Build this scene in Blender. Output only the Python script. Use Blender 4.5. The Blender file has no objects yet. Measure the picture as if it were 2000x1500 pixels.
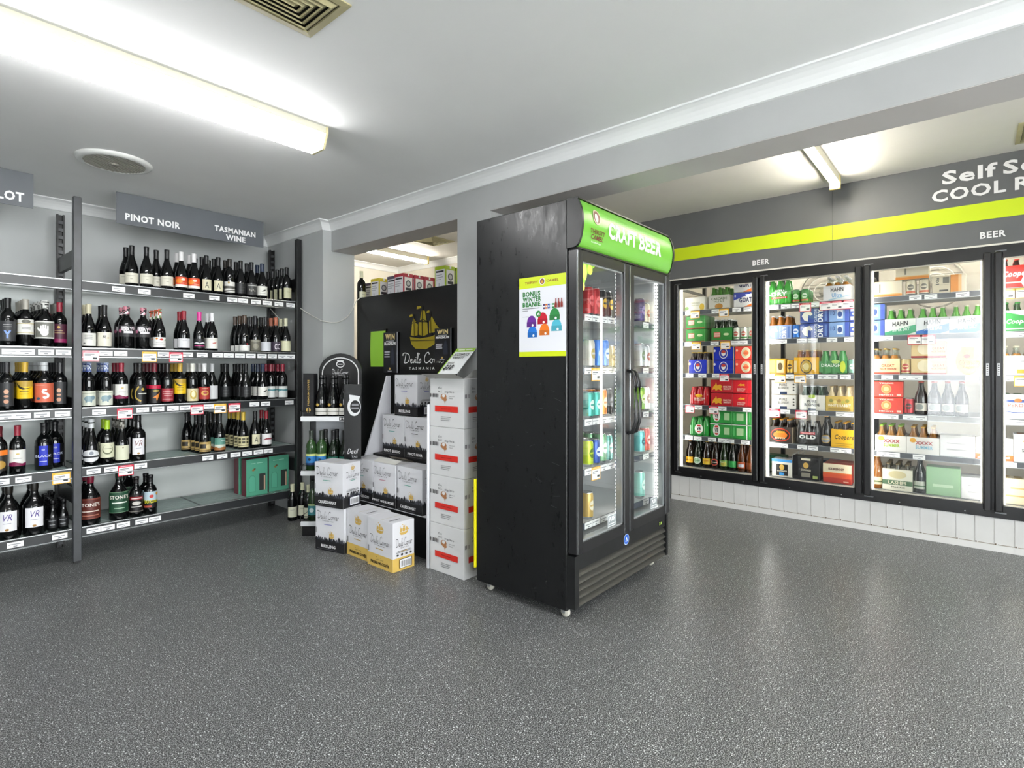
import bpy, math, random
from mathutils import Vector, Matrix
S = bpy.context.scene
COL = S.collection
PI = math.pi
random.seed(5)

# ---------------- camera, sky, daylight, exposure ----------------
TH = math.radians(40.37); CT, ST = math.cos(TH), math.sin(TH)
FPX = 1058.5; HOR = 720.0; CAMH = 1.2
cam = bpy.data.cameras.new('camera'); cam.sensor_width = 36.0
cam.lens = FPX/2000*36; cam.shift_y = (HOR-750)/2000; cam.clip_start = .02
camo = bpy.data.objects.new('camera', cam); COL.objects.link(camo)
camo.location = (0, 0, CAMH); camo.rotation_euler = (PI/2, 0, TH-PI/2)
S.camera = camo
S.view_settings.view_transform = 'Standard'; S.view_settings.look = 'None'
S.view_settings.gamma = 1; S.view_settings.use_curve_mapping = False
S.view_settings.exposure = 0.6
S.cycles.max_bounces = 10; S.cycles.transparent_max_bounces = 24
S.cycles.sample_clamp_indirect = 6

W = bpy.data.worlds.new('world'); S.world = W; W.use_nodes = True
wn = W.node_tree.nodes; wl = W.node_tree.links
bg = wn['Background']; bg.inputs[1].default_value = 18
tc = wn.new('ShaderNodeTexCoord'); sx = wn.new('ShaderNodeSeparateXYZ'); cr = wn.new('ShaderNodeValToRGB')
wl.new(tc.outputs['Generated'], sx.inputs[0]); wl.new(sx.outputs[2], cr.inputs[0]); wl.new(cr.outputs[0], bg.inputs[0])
cr.color_ramp.elements[0].color = (.55, .56, .57, 1); cr.color_ramp.elements[0].position = .45
cr.color_ramp.elements[1].color = (.93, .96, 1, 1); cr.color_ramp.elements[1].position = .6

def area(name, loc, rot, sx_, sy_, power, color=(1, 1, 1)):
    l = bpy.data.lights.new(name, 'AREA'); l.shape = 'RECTANGLE'; l.size = sx_; l.size_y = sy_
    l.energy = power; l.color = color
    l.cycles.is_portal = True
    o = bpy.data.objects.new(name, l); COL.objects.link(o); o.location = loc; o.rotation_euler = rot
    return o
# portals: they only guide the sky light that enters through the glazed shopfront behind the camera and through the entrance
area('daylight_shopfront', (.7, -3.24, 1.3), (PI/2, 0, 0), 4.7, 1.85, 1)
area('daylight_entrance', (-2.7, .13, 1.06), (PI/2, 0, -PI/2), 1.02, 2.1, 1)

# ---------------- measuring: a column of the photo on a vertical plane of the room ----------------
def at_y(u, Y):
    l = (u-1000)/FPX; d = Y/(ST-l*CT); return d*(CT+l*ST)
def at_x(u, X):
    l = (u-1000)/FPX; d = X/(CT+l*ST); return d*(ST-l*CT)
def dep(x, y): return x*CT+y*ST
def hz(v, x, y): return CAMH-(v-HOR)*dep(x, y)/FPX

# ---------------- materials ----------------
MATS = {}
def lin(h):
    h = h.lstrip('#'); r = []
    for i in (0, 2, 4):
        c = int(h[i:i+2], 16)/255
        r.append(c/12.92 if c <= .04045 else ((c+.055)/1.055)**2.4)
    return (r[0], r[1], r[2], 1)
def mat(h, rough=.5, metal=0., coat=0., emit=0., spec=.5):
    k = (h, rough, metal, coat, emit, spec)
    if k in MATS: return MATS[k]
    m = bpy.data.materials.new('paint_'+h.lstrip('#')); m.use_nodes = True
    b = m.node_tree.nodes['Principled BSDF']
    b.inputs['Base Color'].default_value = lin(h); b.inputs['Roughness'].default_value = rough
    b.inputs['Metallic'].default_value = metal; b.inputs['Coat Weight'].default_value = coat
    b.inputs['Specular IOR Level'].default_value = spec
    if emit:
        b.inputs['Emission Color'].default_value = lin(h); b.inputs['Emission Strength'].default_value = emit
    MATS[k] = m; return m
def noisy(name, c0, c1, scale, rough=.6, bump=0., detail=4, stretch=None, spec=.5, bscale=None):
    m = bpy.data.materials.new(name); m.use_nodes = True; n = m.node_tree.nodes; l = m.node_tree.links
    b = n['Principled BSDF']; t = n.new('ShaderNodeTexCoord'); mp = n.new('ShaderNodeMapping')
    l.new(t.outputs['Object'], mp.inputs[0])
    if stretch: mp.inputs['Scale'].default_value = stretch
    z = n.new('ShaderNodeTexNoise'); z.inputs['Scale'].default_value = scale; z.inputs['Detail'].default_value = detail
    l.new(mp.outputs[0], z.inputs[0])
    r = n.new('ShaderNodeValToRGB'); r.color_ramp.elements[0].color = lin(c0); r.color_ramp.elements[1].color = lin(c1)
    r.color_ramp.elements[0].position = .35; r.color_ramp.elements[1].position = .65
    l.new(z.outputs[0], r.inputs[0]); l.new(r.outputs[0], b.inputs['Base Color'])
    b.inputs['Roughness'].default_value = rough; b.inputs['Specular IOR Level'].default_value = spec
    if bump:
        bp = n.new('ShaderNodeBump'); bp.inputs['Strength'].default_value = bump; bp.inputs['Distance'].default_value = .002
        l.new(z.outputs[0], bp.inputs['Height']); l.new(bp.outputs[0], b.inputs['Normal'])
    return m
M_WALL = noisy('wall_paint', 'b4b7b7', 'babcbc', 3, .6, .05)
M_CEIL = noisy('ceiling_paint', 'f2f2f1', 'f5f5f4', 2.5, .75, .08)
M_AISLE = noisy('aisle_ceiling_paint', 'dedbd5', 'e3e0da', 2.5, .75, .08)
M_BEAM = noisy('beam_paint', 'aaabab', 'b0b1b1', 3, .6, .05)
M_SOFFIT = noisy('soffit_paint', 'bcb8b6', 'c1bdbb', 3, .6)
M_CORN = noisy('cornice_paint', 'eeefef', 'f2f3f3', 3, .5)
M_CREAM = noisy('cream_panel', 'cfc9bd', 'd8d2c6', 2, .55)
M_KICK = noisy('cooler_kick_panel', 'd4d3d1', 'dcdbd9', 5, .35)
M_FASC = noisy('fascia_grey', '5a5c5e', '606264', 2, .42)
M_ALU = noisy('dark_anodised', '18181a', '1e1e20', 9, .32, spec=.6)
M_BLK = noisy('black_powdercoat', '141516', '1b1c1d', 20, .38, spec=.5)
M_BLK2 = mat('0d0d0e', .35)
M_GREYP = noisy('rack_metal', '3b3d3f', '44464a', 12, .35)
M_BEIGE = noisy('vent_beige', 'aba37c', 'b6ae88', 12, .5)

def floor_mat():
    m = bpy.data.materials.new('speckled_vinyl'); m.use_nodes = True; n = m.node_tree.nodes; l = m.node_tree.links
    b = n['Principled BSDF']; t = n.new('ShaderNodeTexCoord')
    def ramp(src, ps):
        r = n.new('ShaderNodeValToRGB'); e = r.color_ramp.elements
        while len(e) < len(ps): e.new(.5)
        for i, (p, c) in enumerate(ps): e[i].position = p; e[i].color = lin(c)
        l.new(src, r.inputs[0]); return r
    z = n.new('ShaderNodeTexNoise'); z.inputs['Scale'].default_value = 240; z.inputs['Detail'].default_value = 5
    z.inputs['Roughness'].default_value = .7
    l.new(t.outputs['Object'], z.inputs[0])
    base = ramp(z.outputs[0], [(.38, '131415'), (.5, '424344'), (.60, 'b3b5b4')])
    v = n.new('ShaderNodeTexVoronoi'); v.inputs['Scale'].default_value = 120; v.feature = 'F1'
    l.new(t.outputs['Object'], v.inputs[0])
    chip = ramp(v.outputs['Distance'], [(.17, 'ffffff'), (.30, '000000')])
    sep = n.new('ShaderNodeSeparateColor'); l.new(v.outputs['Color'], sep.inputs[0])
    pick = n.new('ShaderNodeMath'); pick.operation = 'GREATER_THAN'; pick.inputs[1].default_value = .62; l.new(sep.outputs[0], pick.inputs[0])
    mul = n.new('ShaderNodeMath'); mul.operation = 'MULTIPLY'; l.new(chip.outputs[0], mul.inputs[0]); l.new(pick.outputs[0], mul.inputs[1])
    mx = n.new('ShaderNodeMix'); mx.data_type = 'RGBA'; l.new(mul.outputs[0], mx.inputs[0]); l.new(base.outputs[0], mx.inputs[6])
    mx.inputs[7].default_value = lin('dfe2e2'); l.new(mx.outputs[2], b.inputs['Base Color'])
    z2 = n.new('ShaderNodeTexNoise'); z2.inputs['Scale'].default_value = 1.3; l.new(t.outputs['Object'], z2.inputs[0])
    rr = n.new('ShaderNodeMapRange'); rr.inputs[3].default_value = .24; rr.inputs[4].default_value = .36; l.new(z2.outputs[0], rr.inputs[0])
    l.new(rr.outputs[0], b.inputs['Roughness']); b.inputs['Specular IOR Level'].default_value = .2
    bp = n.new('ShaderNodeBump'); bp.inputs['Strength'].default_value = .04; bp.inputs['Distance'].default_value = .001
    l.new(z.outputs[0], bp.inputs['Height']); l.new(bp.outputs[0], b.inputs['Normal'])
    return m
M_FLOOR = floor_mat()

def glass_mat(name, tint=(1, 1, 1, 1), k=1.0):
    m = bpy.data.materials.new(name); m.use_nodes = True; n = m.node_tree.nodes; l = m.node_tree.links
    n.remove(n['Principled BSDF']); out = n['Material Output']
    tr = n.new('ShaderNodeBsdfTransparent'); tr.inputs[0].default_value = tint
    gl = n.new('ShaderNodeBsdfGlossy'); gl.inputs['Roughness'].default_value = .01
    ge = n.new('ShaderNodeNewGeometry'); vd = n.new('ShaderNodeVectorMath'); vd.operation = 'DOT_PRODUCT'
    l.new(ge.outputs['Normal'], vd.inputs[0]); l.new(ge.outputs['Incoming'], vd.inputs[1])
    def mth(op, x, y=None):
        q = n.new('ShaderNodeMath'); q.operation = op
        for i, w_ in enumerate((x, y)):
            if w_ is None: continue
            if isinstance(w_, (int, float)): q.inputs[i].default_value = w_
            else: l.new(w_, q.inputs[i])
        return q.outputs[0]
    sch = mth('POWER', mth('SUBTRACT', 1.0, mth('ABSOLUTE', vd.outputs['Value'])), 5.0)
    class _O: pass
    mu = _O(); mu.outputs = [mth('MINIMUM', mth('MULTIPLY', mth('ADD', mth('MULTIPLY', sch, .9), .045), k), 1.0)]
    mx = n.new('ShaderNodeMixShader'); l.new(mu.outputs[0], mx.inputs[0]); l.new(tr.outputs[0], mx.inputs[1]); l.new(gl.outputs[0], mx.inputs[2])
    l.new(mx.outputs[0], out.inputs[0]); return m
M_GLASS = glass_mat('cooler_glass', (.985, .995, .99, 1), 1.5)
M_CLEAR = glass_mat('clear_bottle_glass', (.93, .95, .92, 1), 1.6)
def lamp_mat(name, color, s):
    m = bpy.data.materials.new(name); m.use_nodes = True; n = m.node_tree.nodes
    b = n['Principled BSDF']; b.inputs['Base Color'].default_value = (.8, .8, .8, 1)
    b.inputs['Emission Color'].default_value = (*color, 1); b.inputs['Emission Strength'].default_value = s
    return m
M_TUBE = lamp_mat('diffuser_glow', (1, 1, 1), 19)
M_WTUBE = lamp_mat('warm_tube_glow', (1, .95, .84), 60)
M_LED = lamp_mat('cooler_strip_glow', (1, .97, .92), 12)

# ---------------- mesh builder ----------------
TXT = {}
def text_tris(s, bold=0.0, shear=0.0):
    k = (s, bold, shear)
    if k in TXT: return TXT[k]
    c = bpy.data.curves.new('t', 'FONT'); c.body = s; c.resolution_u = 2; c.offset = bold; c.shear = shear; c.space_character = 1.03+2.4*max(bold, 0)
    c.fill_mode = 'FRONT'
    o = bpy.data.objects.new('t', c)
    me = bpy.data.meshes.new_from_object(o)
    vs = [(v.co.x, v.co.y) for v in me.vertices]; fs = [tuple(p.vertices) for p in me.polygons]
    bpy.data.objects.remove(o); bpy.data.curves.remove(c); bpy.data.meshes.remove(me)
    if vs:
        x0 = min(v[0] for v in vs); x1 = max(v[0] for v in vs); y0 = min(v[1] for v in vs); y1 = max(v[1] for v in vs)
        vs = [((x-x0)/(x1-x0), (y-y0)/(y1-y0)) for x, y in vs]
    TXT[k] = (vs, fs); return TXT[k]

class MB:
    def __init__(s): s.v = []; s.f = []; s.m = []; s.sm = []; s.mats = []
    def mi(s, m):
        if m not in s.mats: s.mats.append(m)
        return s.mats.index(m)
    def add(s, vs, fs, m, smooth=False):
        b = len(s.v); s.v += [tuple(v) for v in vs]; i = s.mi(m)
        for f in fs: s.f.append(tuple(b+j for j in f)); s.m.append(i); s.sm.append(smooth)
        return s
    def box(s, x0, y0, z0, x1, y1, z1, m, r=None):
        vs = [(x, y, z) for z in (z0, z1) for y in (y0, y1) for x in (x0, x1)]
        if r: vs = [r(v) for v in vs]
        return s.add(vs, [(0, 2, 3, 1), (4, 5, 7, 6), (0, 1, 5, 4), (2, 6, 7, 3), (0, 4, 6, 2), (1, 3, 7, 5)], m)
    def bbox(s, x0, y0, z0, x1, y1, z1, m, b=.004):
        # box with chamfered vertical and top edges
        P = [(x0+b, y0), (x1-b, y0), (x1, y0+b), (x1, y1-b), (x1-b, y1), (x0+b, y1), (x0, y1-b), (x0, y0+b)]
        cx, cy = (x0+x1)/2, (y0+y1)/2
        kx, ky = (x1-x0-2*b)/(x1-x0), (y1-y0-2*b)/(y1-y0)
        vs = []
        for z, k in ((z0, 0), (z0+b, 1), (z1-b, 1), (z1, 0)):
            for x, y in P: vs.append((x if k else cx+(x-cx)*kx, y if k else cy+(y-cy)*ky, z))
        fs = [tuple(range(7, -1, -1)), tuple(range(24, 32))]
        for r in range(3):
            for i in range(8): j = (i+1) % 8; fs.append((r*8+i, r*8+j, r*8+8+j, r*8+8+i))
        return s.add(vs, fs, m)
    def lathe(s, prof, m, c=(0, 0, 0), n=18, smooth=True, a0=0, a1=2*PI, M=None):
        full = abs(a1-a0-2*PI) < 1e-6; k = n if full else n+1; vs = []; fs = []
        for r, z in prof:
            for i in range(k):
                a = a0+(a1-a0)*i/n; p = (c[0]+r*math.cos(a), c[1]+r*math.sin(a), c[2]+z)
                vs.append(tuple(M @ Vector(p)) if M else p)
        for j in range(len(prof)-1):
            for i in range(n):
                i2 = (i+1) % k
                fs.append((j*k+i, j*k+i2, (j+1)*k+i2, (j+1)*k+i))
        return s.add(vs, fs, m, smooth)
    def tube(s, pts, r, m, n=8):
        pts = [Vector(p) for p in pts]; vs = []; fs = []
        for i, p in enumerate(pts):
            d = (pts[min(i+1, len(pts)-1)]-pts[max(i-1, 0)]).normalized()
            a = d.cross(Vector((0, 0, 1)));
            if a.length < 1e-3: a = d.cross(Vector((0, 1, 0)))
            a.normalize(); b = d.cross(a)
            for j in range(n): t = 2*PI*j/n; vs.append(tuple(p+a*r*math.cos(t)+b*r*math.sin(t)))
        for i in range(len(pts)-1):
            for j in range(n): k = (j+1) % n; fs.append((i*n+j, i*n+k, i*n+n+k, i*n+n+j))
        fs.append(tuple(range(n-1, -1, -1))); fs.append(tuple(range((len(pts)-1)*n, len(pts)*n)))
        return s.add(vs, fs, m, True)
    def prism(s, poly, h0, h1, m, f):
        # poly in (a,b), f(a,b,h)->xyz
        n = len(poly); vs = [f(a, b, h0) for a, b in poly]+[f(a, b, h1) for a, b in poly]
        fs = [tuple(range(n-1, -1, -1)), tuple(range(n, 2*n))]+[(i, (i+1) % n, n+(i+1) % n, n+i) for i in range(n)]
        return s.add(vs, fs, m)
    def put(s, poly, f, L, m):
        if not getattr(f, 'curved', False): return s.add([f(x, z, L) for x, z in poly], [tuple(range(len(poly)))], m)
        w = 1/22; a = math.floor(min(p[0] for p in poly)/w); b = math.ceil(max(p[0] for p in poly)/w)
        for k in range(a, b):
            q = poly
            for lim, sg in ((k*w, 1), ((k+1)*w, -1)):
                o = []
                for i, p in enumerate(q):
                    r = q[i-1]; dp, dr = (p[0]-lim)*sg, (r[0]-lim)*sg
                    if (dp >= 0) != (dr >= 0): t = dr/(dr-dp); o.append((lim, r[1]+(p[1]-r[1])*t))
                    if dp >= 0: o.append(p)
                q = o
                if len(q) < 3: break
            if len(q) >= 3: s.add([f(x, z, L) for x, z in q], [tuple(range(len(q)))], m)
        return s
    def art(s, items, f, m0=dict(rough=.5)):
        # flat printing: f(x, z, layer) -> xyz, x and z run 0..1
        for L, it in enumerate(items):
            k = it[0]; L += 1
            if k == 'r':
                _, x0, z0, x1, z1, c = it[:6]; n = max(1, int(abs(x1-x0)*6)) if not getattr(f, 'curved', False) else max(1, math.ceil(abs(x1-x0)*22))
                vs = []; fs = []
                for i in range(n+1):
                    x = x0+(x1-x0)*i/n; vs += [f(x, z0, L), f(x, z1, L)]
                for i in range(n): fs.append((2*i, 2*i+2, 2*i+3, 2*i+1))
                s.add(vs, fs, mat(c, **m0))
            elif k == 'e':
                _, cx, cz, rx, rz, c = it[:6]; n = 20
                s.put([(cx+rx*math.cos(2*PI*i/n), cz+rz*math.sin(2*PI*i/n)) for i in range(n)], f, L, mat(c, **m0))
            elif k == 'p':
                s.put(it[1], f, L, mat(it[2], **m0))
            elif k == 't':
                _, t, x0, z0, x1, z1, c = it[:7]; o = it[7] if len(it) > 7 else {}
                vs, fs = text_tris(t, o.get('b', .02), o.get('s', 0)); vv = []
                for x, z in vs:
                    if o.get('rot'): x, z = 1-z, x
                    if o.get('skew'): z = z+o['skew']*x
                    vv.append((x0+x*(x1-x0), z0+z*(z1-z0)))
                if getattr(f, 'curved', False):
                    for q in fs: s.put([vv[i] for i in q], f, L, mat(c, **m0))
                else: s.add([f(x, z, L) for x, z in vv], fs, mat(c, **m0))
            elif k == 's':   # brush strokes: list of point lists in the box
                _, strokes, x0, z0, x1, z1, c, wd = it[:8]
                for st in strokes:
                    pts = [(x0+a*(x1-x0), z0+b*(z1-z0)) for a, b in st]; vs = []; fs = []
                    w2 = wd*(z1-z0)/2; asp = it[8] if len(it) > 8 else 1
                    for i, p in enumerate(pts):
                        q = pts[min(i+1, len(pts)-1)]; o_ = pts[max(i-1, 0)]
                        dx, dz = (q[0]-o_[0])*asp, q[1]-o_[1]; ln = math.hypot(dx, dz) or 1
                        nx, nz = -dz/ln*w2/asp, dx/ln*w2
                        vs += [f(p[0]+nx, p[1]+nz, L), f(p[0]-nx, p[1]-nz, L)]
                    for i in range(len(pts)-1): fs.append((2*i, 2*i+1, 2*i+3, 2*i+2))
                    s.add(vs, fs, mat(c, **m0))
        return s
    def mesh(s, name):
        me = bpy.data.meshes.new(name); me.from_pydata(s.v, [], s.f)
        for m in s.mats: me.materials.append(m)
        me.polygons.foreach_set('material_index', s.m); me.polygons.foreach_set('use_smooth', s.sm)
        me.update(); return me
    def build(s, name, parent=None, label=None):
        o = bpy.data.objects.new(name, s.mesh(name)); COL.objects.link(o)
        if parent: o.parent = parent
        if label: o['label'] = label
        return o

def tag(o, label=None, cat=None, group=None, kind=None):
    if label: o['label'] = label
    if cat: o['category'] = cat
    if group: o['group'] = group
    if kind: o['kind'] = kind
    return o
def empty(name, loc=(0, 0, 0), rz=0.):
    o = bpy.data.objects.new(name, None); COL.objects.link(o); o.empty_display_size = .05
    o.location = loc; o.rotation_euler = (0, 0, rz); return o
def thing(name, label, cat, loc=(0, 0, 0), rz=0., group=None):
    return tag(empty(name, loc, rz), label, cat, group)
def struct(name, mb, label=None):
    return tag(mb.build(name), label, None, None, 'structure')
KIDS = {}
def kids(o):
    if o.name not in KIDS: KIDS[o.name] = list(o.children)
    return KIDS[o.name]
def copy_tree(o, parent=None):
    c = o.copy(); COL.objects.link(c); c.parent = parent
    for ch in kids(o): copy_tree(ch, c)
    return c
USED = set()
def place(proto, loc, rz=0.):
    """the first call moves the model itself, later calls copy it"""
    kids(proto)
    for ch in kids(proto): kids(ch)
    o = proto if proto.name not in USED else copy_tree(proto)
    USED.add(proto.name)
    o.location = loc; o.rotation_euler = (0, 0, rz); return o
ITEMS = []      # (object, description, shelf phrase, column position, depth index, level, group)
def flat(x0, z0, w, h, y, d=.00045):
    return lambda x, z, L: (x0+x*w, y-L*d, z0+z*h)
def flatx(y0, z0, w, h, x, d=.00045):   # face looking towards -X, printing runs towards -Y
    return lambda a, z, L: (x-L*d, y0-a*w, z0+z*h)
def curl(r, ang, z0, h, d=.0005):
    f = lambda x, z, L: ((r+L*d)*math.sin((x-.5)*ang), -(r+L*d)*math.cos((x-.5)*ang), z0+z*h)
    f.curved = True; return f

# ---------------- brush lettering and the little ship ----------------
def smooth_line(p, k=5):
    out = []
    for i in range(len(p)-1):
        a = p[max(i-1, 0)]; b = p[i]; c = p[i+1]; d = p[min(i+2, len(p)-1)]
        for j in range(k):
            t = j/k
            out.append(tuple(.5*((2*b[q])+(-a[q]+c[q])*t+(2*a[q]-5*b[q]+4*c[q]-d[q])*t*t+(-a[q]+3*b[q]-3*c[q]+d[q])*t**3) for q in (0, 1)))
    out.append(p[-1]); return out
def _e(x): return [(x, .15), (x+.16, .24), (x+.17, .38), (x+.08, .38), (x+.02, .18), (x+.12, .0), (x+.30, .12)]
SCR = [[(.2, .9), (.12, .5), (.04, .04)], [(-.15, .75), (-.1, .98), (.2, 1.0), (.5, .85), (.58, .5), (.42, .12), (.1, 0), (-.02, .1)],
       _e(.66), [(.94, .38), (1.02, .02), (1.13, .2), (1.16, .4)], [(1.24, .38), (1.22, .08), (1.34, .04)], [(1.27, .52), (1.28, .58)],
       [(1.36, .1), (1.5, .6), (1.52, .95), (1.44, .9), (1.4, .3), (1.46, .02), (1.54, .05)], [(1.64, .98), (1.61, .8)],
       [(1.58, .1), (1.74, .42), (1.78, .14), (1.66, .0), (1.6, .06)],
       [(2.66, .82), (2.6, 1.0), (2.4, .95), (2.2, .6), (2.18, .2), (2.35, .0), (2.6, .1), (2.68, .2)],
       [(2.98, .3), (2.88, .4), (2.76, .3), (2.76, .1), (2.88, .0), (2.99, .12), (2.98, .3), (3.1, .36)],
       [(3.16, .4), (3.15, .02), (3.2, .28), (3.3, .4), (3.36, .34)], [(3.44, .4), (3.43, .02), (3.48, .28), (3.6, .4), (3.63, .2), (3.62, .04), (3.72, .08)],
       _e(3.76), [(4.06, .4), (4.05, .02), (4.1, .28), (4.22, .42), (4.3, .36)]]
SCR = [smooth_line([((x+.15)/4.45, z) for x, z in st]) for st in SCR]
def script(x0, z0, x1, z1, c, wd=.09, asp=1.0): return ('s', SCR, x0, z0, x1, z1, c, wd, asp)
def ship(cx, z0, w, h, c, dark='1a1a18', line=True):
    X = lambda a: cx+(a-.5)*w; Z = lambda b: z0+b*h
    P = lambda pts, col: ('p', [(X(a), Z(b)) for a, b in pts], col)
    out = [P([(.06, .3), (.12, .12), (.25, .02), (.6, .0), (.85, .1), (.95, .34), (.75, .28), (.4, .25)], c),
           P([(.1, .34), (.14, .6), (.22, .64), (.33, .58), (.32, .33), (.2, .31)], c), P([(.14, .62), (.19, .74), (.28, .64)], c),
           P([(.36, .34), (.36, .62), (.5, .68), (.64, .6), (.66, .34), (.5, .3)], c), P([(.4, .67), (.46, .9), (.56, .88), (.62, .64), (.5, .7)], c),
           P([(.7, .36), (.7, .62), (.78, .74), (.9, .56), (1.02, .44), (.95, .38)], c),
           P([(.3, .93), (.45, .95), (.44, 1.0), (.31, 1.0)], c), P([(.06, .76), (.17, .78), (.16, .83), (.07, .82)], c), P([(.62, .82), (.72, .83), (.71, .88), (.63, .87)], c)]
    if line:
        out += [P([(.47, .28), (.49, .28), (.49, 1.0), (.47, 1.0)], dark), P([(.22, .3), (.235, .3), (.215, .82), (.2, .82)], dark),
                P([(.76, .3), (.775, .3), (.745, .86), (.73, .86)], dark), P([(.12, .2), (.85, .19), (.85, .205), (.12, .215)], dark),
                P([(.36, .63), (.64, .61), (.64, .63), (.36, .65)], dark)]
    return out
# ---------------- the room ----------------
ZC = 2.36; ZA = 2.605; YB = 4.82; XS = 2.29; XB = 2.365; XB2 = 2.575; YP = 3.905; XK = 4.77; YF = 6.15; XL = -2.6; YN = -3.15
struct('floor', MB().box(XL-.1, YN-.1, -.05, 6.6, YF+.1, 0, M_FLOOR))
struct('ceiling', MB().box(XL, YN, ZC, XB, YB+.1, ZC+.05, M_CEIL))
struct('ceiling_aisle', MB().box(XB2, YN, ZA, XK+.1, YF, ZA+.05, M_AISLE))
struct('wall_back', MB().box(XL, YB, 0, XS, YB+.1, ZC, M_WALL))
mb = MB().box(XS, YP, 0, XB2, YF, ZC+.3, M_WALL); struct('wall_side', mb)
struct('wall_pillar', MB().box(XB, 2.18, 0, XB2, 2.46, 2.14, M_BEAM))
mb = MB().box(XB, YN, 2.14, XB2, YP, 2.66, M_BEAM).box(XB+.002, YN, 2.1375, XB2-.002, YP-.001, 2.1405, M_SOFFIT)
struct('wall_beam', mb)
struct('wall_far', MB().box(XB2, YF, 0, 6.6, YF+.1, ZA, M_CREAM))
# entrance wall with the door opening, shopfront wall with its window opening
E0, E1, EZ = -.4, .66, 2.12
mb = MB().box(XL-.1, YN, 0, XL, E0, ZC, M_WALL).box(XL-.1, E1, 0, XL, YB+.1, ZC, M_WALL).box(XL-.1, E0, EZ, XL, E1, ZC, M_WALL)
struct('wall_left', mb)
mb = MB().box(XL, YN-.1, 0, 6.6, YN, .35, M_WALL).box(XL, YN-.1, 2.25, 6.6, YN, 2.66, M_WALL).box(XL, YN-.1, .35, -1.7, YN, 2.25, M_WALL).box(3.1, YN-.1, .35, 6.6, YN, 2.25, M_WALL)
struct('wall_front', mb)
d = tag(empty('door_1'), None, None, None, 'structure')
mb = MB()
for y in (E0, E1-.05): mb.box(XL-.07, y, 0, XL-.02, y+.05, EZ, M_ALU)
mb.box(XL-.07, E0, EZ-.06, XL-.02, E1, EZ, M_ALU).box(XL-.07, E0, 0, XL-.02, E1, .05, M_ALU); mb.build('door_frame', d)
MB().box(XL-.05, E0+.05, .05, XL-.045, E1-.05, EZ-.06, M_GLASS).build('pane', d)
w = tag(empty('window_1'), None, None, None, 'structure')
mb = MB()
for x in (-1.7, -.1, 1.5, 3.05): mb.box(x, YN-.08, .35, x+.05, YN-.03, 2.25, M_ALU)
mb.box(-1.7, YN-.08, 2.2, 3.1, YN-.03, 2.25, M_ALU).box(-1.7, YN-.08, .35, 3.1, YN-.03, .4, M_ALU); mb.build('window_frame', w)
MB().box(-1.65, YN-.06, .4, 3.05, YN-.055, 2.2, M_GLASS).build('pane', w)
bd = thing('building', 'white weatherboard building across the yard, seen only as a reflection in the cooler doors', 'building', (-9, 0, -.06))
mb = MB().box(-.3, -6, 0, 0, 7, 4.2, mat('e6e8ec', .8))
for k in range(26): mb.box(0, -6, k*.16+.02, .02, 7, k*.16+.14, mat('f0f1f4', .8))
mb.build('cladding', bd); MB().box(.02, -2.4, .9, .05, -.9, 2.1, mat('3a4250', .2)).build('window', bd); MB().box(-.4, -6.2, 4.1, .5, 7.2, 4.25, mat('55585e', .6)).build('roof', bd)
struct('floor_outside', MB().box(-14, -14, -.12, 14, 14, -.06, mat('b9b7b2', .9)))

# cornices swept round the room
def cornice(name, path, norms, z, prof):
    vs = []; fs = []; k = len(prof)
    for i, (x, y) in enumerate(path):
        ns = [norms[max(i-1, 0)]] if i in (0, len(path)-1) and i == 0 else ([norms[-1]] if i == len(path)-1 else [norms[i-1], norms[i]])
        for p, dz in prof:
            ox = sum(n[0] for n in ns)*p; oy = sum(n[1] for n in ns)*p
            vs.append((x+ox, y+oy, z-dz))
    for i in range(len(path)-1):
        for j in range(k-1): fs.append((i*k+j, i*k+k+j, i*k+k+j+1, i*k+j+1))
    struct(name, MB().add(vs, fs, M_CORN))
PR = [(.075, .0), (.075, .008), (.066, .010), (.05, .018), (.034, .032), (.022, .048), (.014, .062), (.012, .066), (.0, .068)]
cornice('trim_1', [(XL, YB), (XS, YB), (XS, YP), (XB, YP), (XB, YN)], [(0, -1), (-1, 0), (0, -1), (-1, 0)], ZC, PR)
cornice('trim_2', [(XB2, YF), (XK, YF), (XK, 3.4)], [(0, -1), (-1, 0)], ZA, PR)
cornice('trim_3', [(XL, YN), (XL, YB)], [(1, 0)], ZC, PR)

# ceiling lights
def batten(x0, x1, y, z, label, group):
    t = thing('fluorescent_light', label, 'ceiling light', (x1, y, z), 0, group); L = x0-x1
    a = .08
    prof = [(-a, 0), (-a, -.03), (-.05, -.095), (.05, -.095), (a, -.03), (a, 0)]
    mb = MB(); vs = [(x, p, q) for x in (L, 0) for p, q in prof]
    MB().box(L, -a, -.032, 0, a, -.0005, mat('cfccba', .4)).build('housing', t)
    g = [(-a+.002, -.0325), (-.05, -.095), (.05, -.095), (a-.002, -.0325)]
    vs = [(x, p, q) for x in (L+.012, -.012) for p, q in g]
    MB().add(vs, [(0, 4, 5, 1), (1, 5, 6, 2), (2, 6, 7, 3), (0, 1, 2, 3), (7, 6, 5, 4)], M_TUBE).build('diffuser', t)
    for x in (L, -.012):
        vs = [(xx, p*1.03, q*1.03) for xx in (x, x+.012) for p, q in prof]; n = 6
        MB().add(vs, [tuple(range(5, -1, -1)), tuple(range(6, 12))]+[(i, (i+1) % 6, 6+(i+1) % 6, 6+i) for i in range(6)], mat('d8cfa0', .4)).build('end_cap', t)
    return t
batten(-.12, 1.415, 2.445, ZC, 'long white fluorescent ceiling light over the wine shelves, wrap-around diffuser', None)
batten(-.12, 1.415, -.55, ZC, 'added fill light behind the camera, unseen, shaped like a white fluorescent batten', None)  # unseen batten added as fill to brighten the room
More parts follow.
